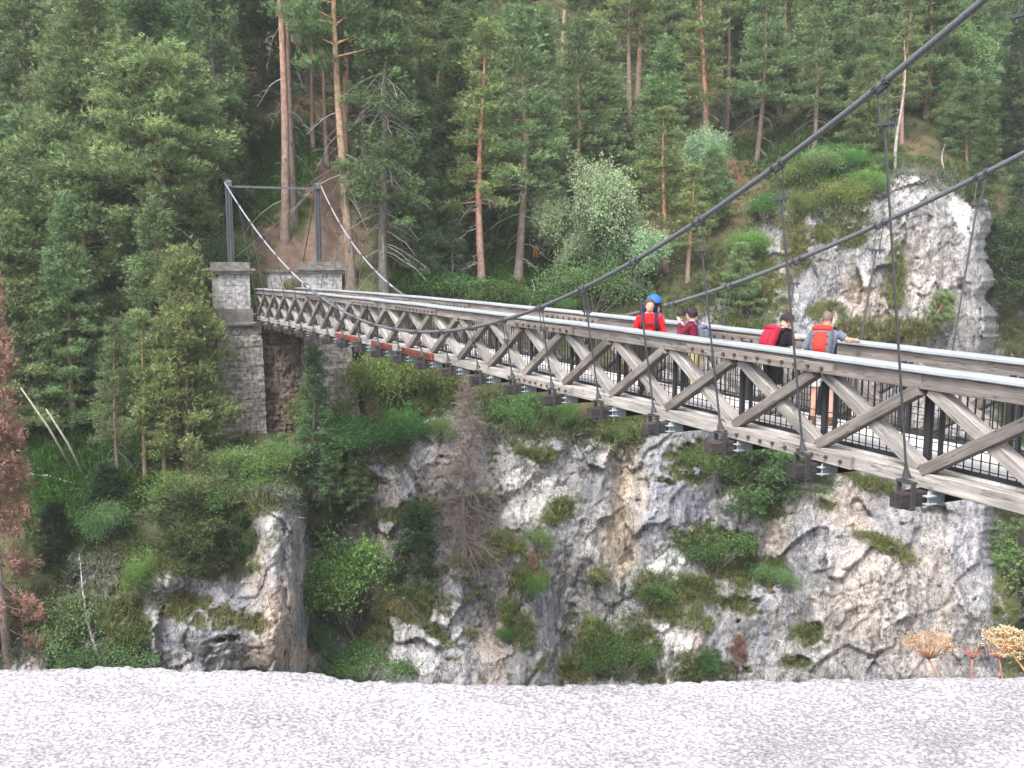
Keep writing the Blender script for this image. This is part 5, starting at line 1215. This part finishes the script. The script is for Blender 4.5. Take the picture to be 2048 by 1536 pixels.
# grey shirt, orange pack, leaning on the far rail
p, t = deckpos(1640, BD + 1.05)
b4 = make_person('man in grey-blue shirt and white shorts leaning on the far handrail, back to the camera', p, (.50, .87), 1.86, 20, -12, 18,
    {-1: (-.34, .10, 1.02), 1: (.31, .16, 1.26)}, {-1: (-.26, .36, .90), 1: (.37, .38, 1.24)}, {-1: (.4, .9, -.1), 1: (.2, .9, -.1)},
    ((.17, .185, .25), 'short'), ((.72, .71, .72), .42, 'shorts'), (.15, .09, .06), (.15, .11, .09), hthick=.006,
    legs={-1: [(-.11, .02, .50), (-.12, -.04, .08), 8], 1: [(.11, .03, .50), (.14, .0, .08), -20]})
backpack(b4, 'orange-red backpack with grey sides worn by the man in the grey-blue shirt', (.58, .05, .035), (.13, .14, .17), .31, .47, .19, .27)
# two hikers far off among the trees
for (px, py, col, low, lab, fw) in ((1137, 497, (.60, .03, .02), (.04, .04, .05), 'distant hiker in a red top among the trees beside the darker birch', (1, -.3)), (1070, 520, (.03, .035, .06), (.55, .20, .08), 'distant hiker in dark top on the forest floor left of the darker birch', (-.6, -1))):
    g = ground_at(px, py)
    make_person(lab, g + [0, -.1, .02], fw, 1.7, 12, 0, 10, {-1: (-.24, .05, 1.12), 1: (.24, .05, 1.12)}, {-1: (-.2, .25, 1.0), 1: (.2, .25, 1.0)}, {-1: (0, 1, -.3), 1: (0, 1, -.3)},
        (col, 'long'), (low, .9, 'trousers'), (.06, .05, .04), (.05, .035, .03), vox=.016)

# ---------------------------------------------------------------- dried flower heads beyond the parapet
def umbel(hub, stem, rad, col, label, n=30, flat=.35, droop=0, flor=9, seed=1, ax=(0, 0, 1.0), full=1.0, fcol=None):
    rg = np.random.default_rng(seed); hub = np.array(hub, float); e = empty('dried_flower', tuple(stem[-1]), label, 'flower', 'dried umbels beyond the parapet')
    mc = mat('dry_stalk', col, .8, noise=[(60, 3, .75, 1.2)]); mf = mat('dry_florets', fcol or col, .8, noise=[(150, 3, .6, 1.25)])
    m = MB(); m.tube([hub] + [np.array(q, float) for q in stem], [.0014, .0018, .0026][:len(stem) + 1], 6); m.build('stalk', mc, e, smooth=True)
    ax = nrm(np.array(ax, float)); a = nrm(np.cross(ax, [0, 1.0, .1])); b = np.cross(ax, a)
    mr_ = MB(); mf_ = MB()
    for i in range(n):
        u = math.sqrt((i + .5) / n); t_ = i * 2.4; r_ = rad * u * rg.uniform(.92, 1.06); hgt = rad * (.95 - droop * u * u * .9) * flat * 2
        tip = hub + a * r_ * math.cos(t_) + b * r_ * math.sin(t_) + ax * (hgt + rad * .06 * rg.normal())
        mid = hub + (tip - hub) * .5 + (a * math.cos(t_) + b * math.sin(t_)) * rad * .08 - ax * rad * .04
        mr_.tube([hub, mid, tip], [.0007, .0005, .0004], 4)
        if rg.random() < full:
            for _ in range(flor):
                q = tip + rg.normal(size=3) * rad * .085 * np.array([1, 1, .45]); w_ = rad * rg.uniform(.012, .032)
                mf_.ell(q, (w_, w_, w_ * .7), 5, 3)
                if rg.random() < .5: mr_.tube([tip - ax * rad * .12, q], [.0005, .0004], 3)
    mr_.build('rays', mc, e); 
    if mf_.v: mf_.build('florets', mf, e)
    return e
def P_(x, y, d): return at(x, y, d)
umbel(P_(1857, 1318, 1.55), [P_(1875, 1345, 1.54), P_(1905, 1480, 1.50)], .042, (.40, .22, .14), 'flat orange-brown dried flower head, leftmost beyond the parapet', 44, .42, .1, 9, 3, (-.05, .0, 1), fcol=(.55, .38, .18))
umbel(P_(1944, 1318, 1.62), [P_(1943, 1345, 1.62), P_(1950, 1480, 1.55)], .020, (.42, .18, .13), 'small reddish dried flower head between the flat orange one and the brown one', 20, .5, 0, 2, 4, full=.4)
umbel(P_(1998, 1316, 1.66), [P_(2003, 1345, 1.66), P_(2015, 1480, 1.6)], .024, (.40, .19, .11), 'small brown dried flower head below the large cream one', 22, .35, .1, 4, 5, full=.8)
umbel(P_(2016, 1296, 1.45), [P_(2052, 1345, 1.42), P_(2090, 1480, 1.40)], .041, (.50, .27, .12), 'large domed cream-coloured dried flower head at the right edge', 60, .30, .55, 14, 6, (-.12, -.25, 1), fcol=(.62, .56, .38))

# ---------------------------------------------------------------- air between the camera and the far forest
m = MB(); m.box((0, 110, 14), (1, 0, 0), (0, 1, 0), (0, 0, 1), 190, 135, 72)
hz = m.build('haze', None, None, loc=(0, 110, 14)); tag(hz, 'thin pale haze filling the valley', None, kind='stuff')
hm = bpy.data.materials.new('haze'); hm.use_nodes = True; nt = hm.node_tree; nt.nodes.clear()
vo = nt.nodes.new('ShaderNodeVolumePrincipled'); vo.inputs['Density'].default_value = .0007; vo.inputs['Color'].default_value = (.90, .91, .92, 1); vo.inputs['Anisotropy'].default_value = .2
oo = nt.nodes.new('ShaderNodeOutputMaterial'); nt.links.new(vo.outputs[0], oo.inputs['Volume']); hz.data.materials.append(hm)
